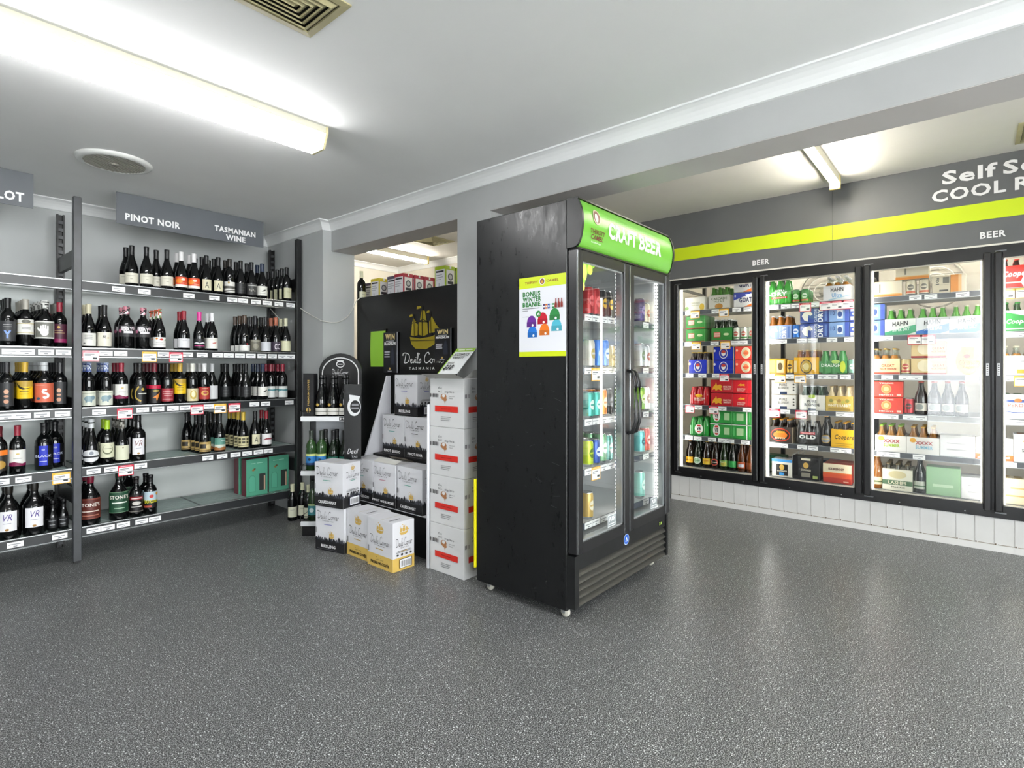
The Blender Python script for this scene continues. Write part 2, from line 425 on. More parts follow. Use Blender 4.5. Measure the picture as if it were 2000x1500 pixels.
def open_batten(x0, x1, y, z, label):
    t = thing('tube_light', label, 'ceiling light', (x1, y, z)); L = x0-x1
    MB().box(L, -.03, -.055, 0, .03, -.0005, mat('d5d0bc', .4)).build('housing', t)
    MB().tube([(L+.03, -.012, -.078), (-.03, -.012, -.078)], .0165, M_WTUBE, 12).build('tube', t)
    for x in (L, -.03): MB().bbox(x, -.035, -.1, x+.03, .035, -.0005, mat('d9c37c', .4)).build('end_cap', t)
open_batten(3.2, 4.55, .765, ZA, 'bare fluorescent tube light on aisle ceiling, ending at the grey fascia')
open_batten(2.75, 4.5, 5.22, ZA, 'glowing tube light at the aisle far end, seen through the wall opening')

# vents
def square_vent(x0, y0, x1, y1, z, label, group):
    t = thing('ceiling_vent', label, 'ceiling vent', ((x0+x1)/2, (y0+y1)/2, z), 0, group)
    a, b = (x1-x0)/2, (y1-y0)/2
    def ring(i0, z0, i1, z1, mb):
        vs = [(sx*(a-i), sy*(b-i), zz) for i, zz in ((i0, z0), (i1, z1)) for sx, sy in ((-1, -1), (1, -1), (1, 1), (-1, 1))]
        mb.add(vs, [(q, (q+1) % 4, 4+(q+1) % 4, 4+q) for q in range(4)], M_BEIGE)
    mb = MB(); ring(0, -.001, 0, -.006, mb); ring(0, -.006, .024, -.008, mb); ring(.024, -.008, .024, .0, mb); mb.build('frame', t)
    st = (min(a, b)-.024)/5
    for k in range(5):
        i = .024+k*st+.002; mb = MB(); ring(i, -.001+.0, i+st*.95, -.016-.0*k, mb)
        ring(i+st*.95, -.016, i+st*.97, -.010, mb); mb.build('louvre', t)
    MB().box(-a+.024, -b+.024, -.0015, a-.024, b-.024, -.0005, mat('2a281f', .8)).build('duct', t)
square_vent(.54, 1.508, .985, 1.762, ZC, 'beige louvred ceiling vent of nested squares at the top of the picture', None)
square_vent(4.24, -.55, 4.62, -.2, ZA, 'beige aisle ceiling vent cut by the right edge of the picture', None)
square_vent(3.8, 4.35, 4.15, 4.7, ZA, 'beige ceiling vent glimpsed through the opening above the wine casks', None)
t = thing('round_vent', 'round white ceiling extractor vent with dark slats above the wine shelves', 'ceiling vent', (.87, 3.655, ZC))
MB().lathe([(.178, -.0005), (.178, -.006), (.168, -.016), (.15, -.02), (.142, -.018), (.142, -.004)], mat('dcddda', .35), n=40).build('rim', t)
MB().lathe([(0, -.003), (.145, -.003)], mat('1d1c1a', .8), n=40).build('duct', t)
mb = MB()
for k in range(-7, 8):
    y = k*.0187; h = math.sqrt(.142**2-y*y)
    mb.box(-h, y-.0048, -.019, h, y+.0048, -.012, mat('b0ada4', .5), r=lambda p: (p[0]*.79-p[1]*.61, p[0]*.61+p[1]*.79, p[2]))
mb.build('grille', t)
MB().lathe([(0, -.022), (.022, -.022), (.022, -.012)], mat('9a968c', .5), n=16).build('hub', t)

# hanging signs
M_SIGN = noisy('sign_grey', '5a5e63', '61656a', 3, .5)
def hang_sign(x0, x1, label, texts):
    t = thing('hanging_sign', label, 'sign', (x0, 4.26, 2.152))
    w, h = x1-x0, .204
    MB().box(0, -.003, 0, w, .003, h, M_SIGN).build('board', t)
    for g in texts: MB().art(g, flat(0, 0, 1, 1, -.0032), dict(rough=.6)).build('lettering', t)
SW = 'f4f4f4'
def wrd(s, x0, x1, z0, h): return ('t', s, x0, z0, x1, z0+h, SW, {'b': .04})
hang_sign(1.022, 1.985, 'grey hanging sign reading PINOT NOIR and TASMANIAN WINE',
          [[wrd('PINOT NOIR', .049, .374, .03, .046)], [wrd('TASMANIAN', .601, .90, .067, .041)], [wrd('WINE', .68, .823, .013, .041)]])
hang_sign(-.37, .612, 'grey hanging sign ending in the letters RLOT at the left edge',
          [[wrd('MERLOT', .705, .941, .026, .056)]])
# ---------------- wine shelving along the back wall ----------------
YSF, YSR = 4.24, 4.70; BW = 1.443; PX = [-.633, .81, 2.253]
SZ = [1.742, 1.325, .952, .58, .209]
ORD = ['top', 'second', 'third', 'fourth', 'bottom']
M_MESHG = noisy('shelf_wire_grey', '7f8e8a', '94a39f', 160, .35, .4, stretch=(1, 3, 1))
M_BACKP = bpy.data.materials.new('ribbed_back_panel'); M_BACKP.use_nodes = True
_n = M_BACKP.node_tree.nodes; _l = M_BACKP.node_tree.links; _b = _n['Principled BSDF']
_t = _n.new('ShaderNodeTexCoord'); _w = _n.new('ShaderNodeTexWave'); _w.bands_direction = 'Z'; _w.inputs['Scale'].default_value = 2.1; _w.inputs['Distortion'].default_value = .4
_l.new(_t.outputs['Object'], _w.inputs[0]); _p = _n.new('ShaderNodeBump'); _p.inputs['Strength'].default_value = .5; _p.inputs['Distance'].default_value = .01
_l.new(_w.outputs[0], _p.inputs['Height']); _l.new(_p.outputs[0], _b.inputs['Normal'])
_b.inputs['Base Color'].default_value = lin('ccd1cf'); _b.inputs['Roughness'].default_value = .28

def ticket_mesh(kind):
    mb = MB()
    if kind == 'w':
        mb.box(-.036, -.0012, -.016, .036, 0, .016, mat('f2f2f2', .4))
        mb.art([('r', .1, .52, .82, .66, '8a8d92'), ('r', .38, .16, .62, .3, '6a6d72')], flat(-.036, -.016, .072, .032, -.0013))
    else:
        c = {'r': 'd8193c', 'y': 'f2b51d', 'p': 'd98a94'}[kind]
        mb.box(-.043, -.002, -.052, .043, 0, .016, mat(c, .4))
        mb.art([('r', .05, .07, .95, .80, 'f6f3f2'), ('r', .15, .86, .85, .93, 'f0b8c0' if kind != 'y' else 'f7d98a'), ('r', .12, .62, .7, .68, '6d6e74'), ('r', .12, .5, .5, .55, '8d8e94'), ('r', .6, .2, .86, .36, '37383c')], flat(-.043, -.052, .086, .068, -.0022))
    return mb.mesh('price_ticket')
TM = {k: ticket_mesh(k) for k in 'wryp'}
def tickets(parent, pos, y, z, rz=0, along=0):
    for a, k in pos:
        o = bpy.data.objects.new('price_ticket', TM[k]); COL.objects.link(o); o.parent = parent
        o.location = (a, y, z) if not along else (y, a, z); o.rotation_euler = (0, 0, rz)
        if k != 'w': o['label'] = {'r': 'red bordered special ticket', 'p': 'pink bordered special ticket', 'y': 'yellow bordered special ticket'}[k]

unit = thing('wine_shelving', 'black slotted-upright wine shelving with ten shelves along the grey back wall', 'shelving', (0, YSR, 0))
def slotted(x):
    mb = MB(); y0 = YSR-.02; H = 2.235
    mb.box(x-.021, y0-.016, 0, x-.012, y0+.016, H, M_BLK).box(x+.012, y0-.016, 0, x+.021, y0+.016, H, M_BLK)
    mb.box(x-.012, y0+.006, 0, x+.012, y0+.016, H, M_BLK2)
    z = .02
    while z < H-.03:
        mb.box(x-.012, y0-.016, z, x+.012, y0-.010, z+.022, M_GREYP); z += .05
    return mb
for x in PX:
    o = slotted(x).build('rear_upright', unit); o.location = (0, -YSR, 0)
    mb = MB().bbox(x-.021, YSF-.04, .012, x+.021, YSF, 2.26, M_GREYP if x < 1 else M_BLK, .003)
    mb.box(x-.016, YSF-.036, 0, x+.016, YSF-.004, .012, M_BLK2)
    o = mb.build('front_upright', unit); o.location = (0, -YSR, 0)
    for z in (1.84, .92, .36):
        o = MB().box(x-.012, YSF, z, x+.012, YSR-.03, z+.1, M_BLK).build('brace', unit); o.location = (0, -YSR, 0)
for b in (0, 1):
    x0, x1 = PX[b]+.024, PX[b+1]-.024
    o = MB().box(x0, 4.722, .06, x1, 4.732, 1.78, M_BACKP).build('back_panel', unit); o.location = (0, -YSR, 0)
TK = {(0, 1): [(20, 'w'), (52, 'w'), (90, 'w'), (128, 'w')], (0, 2): [(12, 'w'), (44, 'w'), (82, 'w'), (122, 'w')],
      (0, 3): [(2, 'w'), (46, 'w'), (120, 'y')], (0, 4): [(30, 'w'), (117, 'w')],
      (1, 0): [(232, 'w'), (282, 'w'), (369, 'w'), (419, 'w'), (454, 'w'), (475, 'w'), (500, 'w'), (522, 'w'), (545, 'w'), (568, 'w')],
      (1, 1): [(174, 'p'), (207, 'w'), (236, 'w'), (292, 'y'), (320, 'w'), (344, 'r'), (366, 'w'), (395, 'w'), (425, 'w'), (447, 'w'), (469, 'w'), (490, 'w'), (512, 'w'), (532, 'w'), (552, 'w'), (570, 'w')],
      (1, 2): [(194, 'w'), (244, 'r'), (279, 'w'), (309, 'w'), (338, 'w'), (362, 'w'), (385, 'r'), (408, 'w'), (430, 'y'), (458, 'r'), (497, 'w'), (519, 'w'), (565, 'w')],
      (1, 3): [(183, 'w'), (217, 'w'), (246, 'r'), (275, 'w'), (406, 'w'), (434, 'w'), (460, 'w'), (483, 'w'), (505, 'w'), (524, 'w')],
      (1, 4): [(183, 'w'), (211, 'w'), (241, 'w'), (277, 'w'), (303, 'w')]}
for b in (0, 1):
    x0, x1 = PX[b]+.026, PX[b+1]-.024
    for i, z in enumerate(SZ):
        mb = MB()
        mb.box(x0, YSF-.018, z-.052, x1, YSF-.004, z+.004, mat('2b2d2f', .3))
        mb.box(x0, YSF-.022, z+.001, x1, YSF-.004, z+.0065, mat('b9bcbd', .25, .8))
        mb.box(x0, YSF-.022, z-.056, x1, YSF-.004, z-.051, mat('8b8e90', .25, .8))
        if i == 0: mb.box(x0, YSF-.004, z-.012, x1, YSR-.04, z, mat('c9cccb', .3))
        else:
            mb.box(x0, YSF-.004, z-.006, x1, YSR-.04, z-.0015, M_MESHG)
            for k in range(9): yy = YSF+.02+k*.047; mb.box(x0, yy, z-.0015, x1, yy+.005, z, mat('8fa09c', .3))
            for k in range(3): xm = x0+(x1-x0)*(k+.0)/2; mb.box(max(x0, xm-.006), YSF-.004, z-.002, min(x1, xm+.006), YSR-.04, z+.0005, mat('3a4443', .4))
        o = mb.build('shelf', unit); o.location = (0, -YSR, 0)
        tickets(o, [(min(max(at_y(u, YSF-.02), x0+.045), x1-.04), k) for u, k in TK.get((b, i), [])], YSF-.0185, z-.027)

# ---------------- wine bottles ----------------
PROF = {
 'G': [(0, 0), (.034, 0), (.0385, .004), (.0385, .118), (.037, .135), (.031, .16), (.0225, .187), (.0165, .208), (.0142, .225), (.0135, .268), (.015, .27), (.015, .281), (.0135, .284), (0, .284)],
 'B': [(0, 0), (.033, 0), (.0365, .004), (.037, .165), (.035, .185), (.027, .203), (.0175, .215), (.0142, .228), (.0136, .268), (.015, .27), (.015, .281), (.0135, .284), (0, .284)],
 'S': [(0, 0), (.037, 0), (.0415, .004), (.0415, .11), (.038, .14), (.028, .175), (.019, .21), (.0155, .24), (.0145, .268), (.0175, .272), (.0175, .29), (.014, .297), (0, .298)],
 'P': [(0, 0), (.038, 0), (.0425, .005), (.0425, .175), (.0405, .19), (.03, .207), (.021, .215), (.0205, .225), (.0175, .25), (.0155, .30), (.017, .303), (.017, .33), (.014, .333), (0, .333)],
 'D': [(0, 0), (.04, 0), (.045, .005), (.045, .16), (.042, .18), (.032, .2), (.02, .215), (.017, .23), (.0165, .262), (.0185, .264), (.0185, .283), (0, .285)],
 'K': [(0, 0), (.05, 0), (.054, .006), (.054, .15), (.05, .18), (.036, .21), (.022, .23), (.0175, .25), (.0165, .275), (.019, .277), (.019, .305), (0, .307)],
 'M': [(0, 0), (.02, 0), (.024, .003), (.024, .08), (.0215, .1), (.0145, .118), (.0115, .135), (.011, .158), (.0135, .16), (.0135, .182), (0, .184)],
 'T': [(0, 0), (.034, 0), (.0385, .004), (.0385, .155), (.036, .17), (.029, .187), (.018, .2), (.015, .212), (.0145, .243), (.0165, .245), (.0165, .262), (0, .263)],
}
CAPZ = {'G': (.222, .2855), 'B': (.226, .2855), 'S': (.24, .299), 'P': (.272, .3345), 'D': (.235, .2865), 'K': (.26, .3085), 'M': (.140, .1855), 'T': (.222, .2645)}
def rad(pf, z):
    p = PROF[pf]
    for (r0, z0), (r1, z1) in zip(p, p[1:]):
        if z0 <= z <= z1 and z1 > z0: return r0+(r1-r0)*(z-z0)/(z1-z0)
    return p[0][0]
def wine_model(pf, cap, lz0, lz1, bgc, items, ang=150, glass='08090a', name='wine_bottle'):
    r_ = thing(name, 'x', 'bottle')
    MB().lathe(PROF[pf], mat(glass, .06, spec=.6)).build('glass_body', r_)
    if cap:
        z0, z1 = CAPZ[pf]; p = [(rad(pf, z0)+.0008, z0)]+[(rad(pf, z)+.0008, z) for z in (z0+(z1-z0)*.4, z0+(z1-z0)*.75)]
        p += [(max(rad(pf, z1-.008), .0135)+.001, z1-.004), (rad(pf, z1-.006)+.0002, z1), (0, z1+.0002)]
        capm = MB().lathe(p, mat(cap if cap != 'pat' else 'd9b9c4', .35))
        if cap in ('pat', 'blu', 'flo', 'bw'): pass
        capm.build('capsule', r_)
    if bgc:
        a = math.radians(ang); r = max(PROF[pf][3][0], PROF[pf][2][0])+.0006; mb = MB()
        f = curl(r, a, lz0, lz1-lz0); n = 22
        vs = [f(i/n, z, 0) for z in (0, 1) for i in range(n+1)]
        mb.add(vs, [(i, i+1, n+2+i, n+1+i) for i in range(n)], mat(bgc, .45), True)
        mb.art(items, f, dict(rough=.45)); mb.build('label', r_)
    return r_
WH, CRM, BK = 'ecebe4', 'dfdcc6', '17181a'
def ln(z, c='8a8a84', x0=.3, x1=.7, h=.03): return ('r', x0, z, x1, z+h, c)
V = {}
def W_(key, desc, *a, **k): V[key] = (desc, a, k)
W_('Y', 'dark bottle with charcoal label and blue letter Y', 'B', BK, .035, .15, '3c3d40', [('t', 'Y', .33, .12, .67, .52, '7f9fe6', {'b': .05}), ln(.8, 'b0b0b0'), ln(.7, '8a8a8a')])
W_('OV', 'wine bottle with white crested label and grey capsule', 'B', 'a8a49a', .075, .165, WH, [('e', .5, .86, .22, .12, '6c6a60'), ('r', 0, .7, 1, .74, 'b9a862'), ln(.45), ln(.35), ('r', 0, .1, 1, .13, 'b9a862')])
W_('HAND', 'wine bottle with black and white hand label', 'D', 'cfcfcb', .055, .16, 'd8d8d2', [('r', .08, .08, .92, .92, '77776f'), ('e', .5, .36, .16, .22, 'f4f4f0')]+[('r', .34+i*.085, .45, .4+i*.085, .82-.06*abs(i-1.5), 'f4f4f0') for i in range(4)]+[('p', [(.28, .4), (.2, .6), (.26, .63), (.4, .42)], 'f4f4f0')])
W_('MAR', 'wine bottle with maroon label and red capsule', 'B', '8e1f33', .035, .15, '4a1c30', [('r', 0, 0, 1, .2, '8d1d55'), ('e', .5, .82, .07, .07, 'c9a24e'), ln(.62, 'b59a70'), ln(.5, 'b59a70', .2, .8)])
W_('GREY', 'dark wine bottle with dull grey capsule', 'G', '75756e', .03, .12, '1c1d1f', [])
W_('COP', 'slim dark bottle with copper faces on a charcoal label', 'B', '2b2b2e', .03, .165, '2d2e30', [('e', .5, .62, .14, .1, 'd2a183'), ('e', .5, .42, .14, .05, 'c48f72'), ('e', .5, .2, .14, .09, 'c48f72')], ang=120)
W_('EAG', 'wine bottle with yellow eagle label and gold capsule', 'B', 'c9a43a', .07, .175, 'efc415', [('r', 0, .68, 1, 1, 'b9983a'), ('p', [(.05, .95), (.25, .6), (.45, .5), (.9, .62), (.55, .58), (.35, .68)], '2e2a1a'), ln(.4, '5b4a14'), ln(.25, '8b7414')])
W_('SEA', 'wine bottle with orange sea horse label', 'D', 'c3c6c8', .045, .16, 'd0664a', [('s', [smooth_line([(.55, .8), (.4, .85), (.36, .65), (.6, .5), (.62, .3), (.45, .2), (.4, .32)])], .2, .1, .9, .75, 'f3ede6', .16), ('e', .25, .2, .08, .07, '35586b'), ln(.88, 'e9a590', .1, .5)])
W_('ORG', 'wine bottle with orange topped dark label', 'B', '5c1a22', .03, .15, '2a2620', [('r', 0, .75, 1, 1, 'ee7b1c'), ('e', .5, .3, .3, .2, 'b08a3a')])
W_('WAV', 'wine bottle with white wave label edged in maroon', 'B', '8e1f33', .05, .145, 'e9e8e2', [('p', [(0, 0), (1, 0), (1, .2), (.7, .14), (.35, .26), (0, .2)], '7d1647'), ('e', .5, .74, .08, .05, 'c9b06a'), ln(.45)])
W_('BLU', 'black fortified bottle with blue strip label', 'D', '101114', .03, .15, '0b0c0f', [('r', .32, 0, .68, 1, '1c2fb8'), ('t', 'BLACK', .15, .42, .85, .54, 'ccd2ea'), ('e', .5, .8, .07, .05, '8f9ad0'), ln(.2, 'ccd2ea', .36, .64)])
W_('VRP', 'tall fortified bottle with white label and violet monogram', 'K', '1a1712', .05, .165, 'ecebef', [('t', 'VR', .3, .52, .75, .85, '54408f', {'s': .3, 'b': 0}), ('e', .5, .08, .1, .06, 'a57b3a'), ln(.38, 'a9a7b4')], ang=95)
W_('MINI', 'small black spirit bottle with embossed silver writing', 'M', '0e0e10', .02, .08, '1b1c1e', [ln(.7, '8a8c90', .2, .8, .06), ln(.3, '9a9ca0', .3, .7, .06)])
# pinot noir bay
W_('CRL', 'burgundy bottle with plain cream label', 'G', BK, .03, .098, 'dcd8c8', [ln(.72, 'a09c8c', .25, .75), ('e', .5, .42, .08, .05, 'b3ad98')])
W_('CRS', 'slim dark bottle with narrow olive cream label', 'B', BK, .03, .115, 'c9c7a6', [ln(.6, 'a09c7c')], ang=110)
W_('ORP', 'burgundy bottle with orange picture label and white capsule', 'G', 'eceaea', .032, .105, 'e2502a', [('r', 0, 0, 1, .26, 'f0ece4'), ('e', .3, .6, .22, .22, 'f28c2e'), ('e', .55, .75, .12, .12, 'f3ddc8'), ln(.4, 'f3ddc8', .5, .85)])
W_('ALB', 'burgundy bottle with torn cream label and letter A', 'G', BK, .03, .108, 'd9d3b4', [('t', 'A', .3, .2, .7, .75, '2c2a22', {'b': 0})], ang=95)
W_('WSK', 'wine bottle with white and grey banded label', 'B', '2a2622', .03, .11, 'e6e4de', [('r', 0, .35, 1, .6, '55524c'), ('p', [(0, 0), (1, .2), (1, .3), (0, .14)], '55524c'), ('e', .4, .9, .07, .1, 'b79b55')])
W_('DRK', 'plain dark burgundy bottle with black label', 'G', '161618', .03, .11, '1d1e20', [ln(.6, '5a5b5e'), ln(.3, '4a4b4e')])
W_('SIL', 'dark bottle with silver vine lettering', 'G', '1d1d20', .03, .115, '3a3a3a', [('r', .15, .78, .85, .88, 'a9a9a6')]+[('e', .3+.12*i, .45-.1*(i % 2), .05, .09, '9b9a90') for i in range(4)])
W_('FEA', 'burgundy bottle with white label and small dark feather', 'G', '23304a', .032, .105, 'ecebe3', [('p', [(.4, .4), (.6, .62), (.78, .66), (.62, .45)], '3c3f36'), ln(.2)])
W_('LOWC', 'wine bottle with white label and cream capsule', 'G', 'd6cfb0', .018, .1, WH, [ln(.8), ln(.66), ln(.52), ('e', .3, .2, .06, .03, '333333')])
W_('LOWB', 'wine bottle with cream label and scribbled crest', 'G', BK, .018, .108, 'e6e2d2', [('t', 'R', .4, .55, .6, .78, '3a3a3a', {'s': .2, 'b': 0}), ('e', .7, .6, .06, .03, 'c9a24e')])
W_('SKUL', 'straight bottle with black white pink script label', 'D', 'c9808f', .085, .16, '2a282b', [('r', .2, .55, .5, .9, 'cfc9cd'), ('r', .35, .3, .8, .5, 'e2dde0'), ('e', .15, .5, .09, .16, 'b06a86'), ('e', .82, .75, .1, .14, 'b9a7ae'), ('t', 'DAY', .3, .5, .75, .85, 'f4f0f2')])
W_('FLO', 'burgundy bottle with white flower label', 'G', 'e9e4dc', .02, .09, 'f0eeea', [('e', .35, .85, .07, .08, 'e08a2c'), ('e', .62, .78, .11, .1, 'c63a2c'), ('p', [(.8, .7), (.95, .85), (.9, .65)], '4b7a3a'), ln(.45), ('r', .05, .28, .95, .3, '8b8a84')])
W_('REDW', 'burgundy bottle with red capsule and white label', 'G', '96202e', .022, .088, 'e2e1e4', [ln(.75, '9a9aa2', .35, .65)])
W_('PINK', 'burgundy bottle with pink capsule and black label', 'G', 'e0479c', .022, .09, '17181b', [('p', [(.1, .5), (.3, .65), (.5, .52), (.7, .66), (.9, .55), (.88, .5), (.5, .46)], 'd9d9dc'), ('r', .15, .2, .85, .3, 'b02f72')])
W_('WHW', 'burgundy bottle with white capsule and white label', 'G', 'e6e7ea', .022, .1, 'ebe9e2', [('p', [(.5, .52), (.78, .6), (.76, .5), (.52, .46)], 'c04a3a'), ln(.8)])
W_('LOWS', 'burgundy bottle with low white strip and red mark', 'G', '4a3a2e', .012, .055, 'e9e8e4', [('p', [(.55, 1.3), (.7, 1.35), (.68, .95)], 'a3202a')])
W_('PEW', 'dark bottle with pewter label', 'G', '2b2b2e', .015, .1, '6b685c', [ln(.85, 'b0ae9e', .15, .85, .06), ('e', .5, .4, .2, .25, '8d8a7a')])
W_('WHG', 'dark bottle with square pale grey label', 'G', '1c1c1e', .015, .085, 'd4d6dc', [])
W_('CPR', 'dark bottle with copper capsule and plum label', 'G', 'b0654a', .012, .09, '3a3040', [('t', 'CC', .3, .2, .7, .8, 'cfc6cf')])
W_('CRC', 'wine bottle with cream capsule and cream label', 'G', 'd8d6b6', .015, .1, 'dcdab8', [ln(.7, 'a8a684')])
W_('ELE', 'wine bottle with pale animal drawing label and blue capsule', 'B', '8796b8', .012, .105, 'dcdfd0', [('e', .5, .48, .26, .2, '8fa7ae'), ('e', .72, .55, .12, .14, '7d97a2'), ('r', .32, .22, .4, .4, '7d97a2'), ('r', .58, .22, .66, .4, '7d97a2'), ln(.84, '9aa08a', .15, .85)])
W_('MOON', 'black wine bottle with gold crescent label', 'B', '1a1a1a', .012, .14, '101112', [('s', [smooth_line([(.35, .95), (.08, .6), (.12, .25), (.5, .03)])], .1, .1, .9, .95, 'b59a45', .1), ('e', .6, .75, .09, .08, 'b59a45'), ln(.5, 'c9c9c0', .35, .9, .05)])
W_('KAN', 'black wine bottle with red stripe and orange animal', 'B', '6b1b2a', .012, .135, '161414', [('r', 0, .8, 1, 1, 'b8133a'), ('p', [(.3, .3), (.55, .45), (.75, .6), (.68, .4), (.55, .1), (.5, .3)], 'd9822c'), ('e', .5, .68, .2, .05, 'b59a45')])
W_('RDL', 'wine bottle with brick red text label', 'B', '201b1b', .02, .11, '9e2f38', [ln(.75, 'd9b0ac', .15, .85), ln(.6, 'd9b0ac', .15, .85), ln(.45, 'd9b0ac', .25, .75), ln(.15, 'd9b0ac', .15, .85)])
W_('GLD', 'wine bottle with cream and gold portrait label', 'B', 'dcdcd2', .015, .105, 'd9cfa8', [('e', .5, .5, .22, .36, 'c2a84c'), ('e', .5, .55, .13, .24, 'efe6b8')])
W_('RDG', 'wine bottle with red label, gold emblem, white capsule', 'B', 'e4e4e4', .025, .115, 'a8322e', [('e', .5, .5, .26, .2, 'd0a452'), ('e', .52, .52, .14, .1, 'a8322e'), ln(.85, 'e6c9a0')])
W_('WHL', 'wine bottle with white capsule and tall white label', 'G', 'dfe0e2', .02, .12, 'e6e6e8', [])
W_('TEA', 'wine bottle with white label and teal brush stroke', 'B', '8a2436', .015, .105, 'e9ece9', [('p', [(0, .5), (.3, .62), (.6, .55), (1, .66), (1, .8), (.5, .72), (0, .76)], '5f9aa0')])
W_('OVL', 'sparkling bottle with white oval label and white cap', 'S', 'd5d8da', .028, .105, None, [])
W_('GRN', 'wine bottle with lime capsule and wreath label', 'B', 'a3c62c', .045, .14, 'd8d8bc', [('e', .5, .55, .3, .33, '6f7458'), ('e', .5, .6, .25, .28, 'd8d8bc'), ln(.6, '6f7458')])
W_('CRB', 'wine bottle with blank cream label, patterned neck', 'G', 'b7b4ac', .02, .115, 'd8d8bf', [('e', .5, .85, .04, .05, '8a7a5a')])
W_('VRT', 'tall bottle with white label and brown monogram', 'P', '141214', .045, .155, 'e8e6ea', [('t', 'VR', .25, .52, .8, .85, '7d4a4a', {'s': .3, 'b': 0}), ('e', .5, .08, .1, .06, 'a57b3a'), ln(.38, 'a9a7b4')], ang=100)
W_('MES', 'burgundy bottle with tan and black print label', 'G', BK, .015, .085, 'b79a5c', [('r', .08, .35, .5, .8, '2a241a'), ('e', .68, .5, .2, .25, 'd9c28a'), ('r', 0, .1, 1, .16, '4a3c22')])
W_('MTN', 'burgundy bottle with teal mountain label', 'G', BK, .015, .105, '5a8f80', [('r', 0, .2, 1, .45, 'c9cfc0'), ('p', [(0, 0), (1, 0), (1, .2), (.7, .28), (.4, .16), (.15, .28), (0, .2)], 'a0693a'), ln(.75, 'dfe8e2', .5, .9)])
W_('YCP', 'burgundy bottle with yellow capsule and block print label', 'G', 'cfb03a', .018, .1, 'cfc79a', [('r', .1+.28*i, .35+.3*j, .3+.28*i, .55+.3*j, '4d4a32') for i in range(3) for j in range(2)]+[('r', .1, .15, .9, .2, '4d4a32')])
W_('RDF', 'burgundy bottle with red capsule and red feather label', 'G', '8c1f2c', .02, .105, 'e8e6e6', [('p', [(.1, .42), (.4, .6), (.9, .55), (.95, .45), (.5, .46)], '8c2238')])
W_('STR', 'fortified bottle with rust label and red capsule', 'K', '7d1530', .04, .17, '6f3026', [('r', .03, .03, .97, .97, '8c4a3a'), ('r', .06, .06, .94, .94, '5d2820'), ('t', "STONE'S", .1, .6, .9, .78, 'ece6dc'), ln(.35, 'e0d0c4', .2, .85, .05), ln(.15, 'b0705c', .15, .85, .05)])
W_('STG', 'large fortified bottle with green crested label', 'K', '1c2a22', .05, .185, '6a8a6c', [('r', .03, .03, .97, .97, '1f4a33'), ('t', "STONE'S", .1, .66, .9, .84, 'ece6dc'), ln(.45, 'dfe6dc', .2, .8, .06), ln(.2, '9fc0a4', .3, .7, .04)])
W_('STB', 'fortified bottle with black label and red band', 'T', '181414', .03, .15, '161314', [('r', .05, .7, .95, .88, '8c1f26'), ('r', .2, .76, .8, .82, 'e6d4d0'), ('e', .5, .52, .25, .1, 'c9c4be'), ln(.3, 'd9d4ce', .2, .8, .05), ('r', .04, .05, .96, .08, '8a867e')])
W_('BOR', 'short bottle with pale blue, black and yellow label', 'T', '131214', .045, .155, 'b8ccd6', [('r', 0, 0, 1, .45, '1d1a1a'), ('r', 0, .04, .5, .16, 'b04a3a'), ('t', 'BOROBO', .1, .3, .95, .5, 'd9d32a'), ('e', .5, .72, .12, .1, 'c03a34'), ('e', .85, .85, .1, .1, 'd99a3a')])
W_('GRB', 'pale capped dark wine bottle', 'B', 'd9d8b8', .03, .11, 'dcdcc4', [ln(.7)], ang=120)
WM = {}
def wmodel(k):
    if k not in WM:
        d, a, kw = V[k]; m = wine_model(*a, **kw)
        if k == 'OVL':
            f = curl(.0421, math.radians(150), .028, .077); MB().art([('e', .5, .5, .5, .5, 'e3e4e6'), ('r', 0, .36, 1, .5, '22252a'), ('e', .55, .72, .1, .16, '8a8f98')], f).build('label', m)
        if k in ('ELE', 'SKUL', 'FLO', 'HAND', 'CRB'):   # patterned capsules
            c = {'ELE': ('40559a', 'dfe4ee'), 'SKUL': ('3a3638', 'e6d5db'), 'FLO': ('c4502c', '5f8a45'), 'HAND': ('3a3a38', '6a6a66'), 'CRB': ('35332f', '605c54')}[k]
            pf = V[k][1][0]; cap = [q for q in m.children if q.name.startswith('capsule')][0]; bpy.data.objects.remove(cap)
            z0, z1 = CAPZ[pf]; cb = V[k][1][1]; mb = MB(); rs = [(rad(pf, z0+(z1-z0)*i/7)+.001, z0+(z1-z0)*i/7) for i in range(7)]+[(rad(pf, z1-.006)+.0004, z1)]
            rnd = random.Random(k)
            for i in range(7):
                for j in range(12):
                    q = [(rs[i+a][0]*math.cos(2*PI*(j+b)/12), rs[i+a][0]*math.sin(2*PI*(j+b)/12), rs[i+a][1]) for a, b in ((0, 0), (0, 1), (1, 1), (1, 0))]
                    mb.add(q, [(0, 1, 2, 3)], mat(rnd.choice([cb, cb, c[0], c[1]]), .4), True)
            mb.lathe([(rs[-1][0], z1), (0, z1)], mat(cb, .4), n=12); mb.build('capsule', m)
        WM[k] = m
    return WM[k]
BAY = ['left bay', 'pinot bay']
ITEMS = []
TAKEN = []
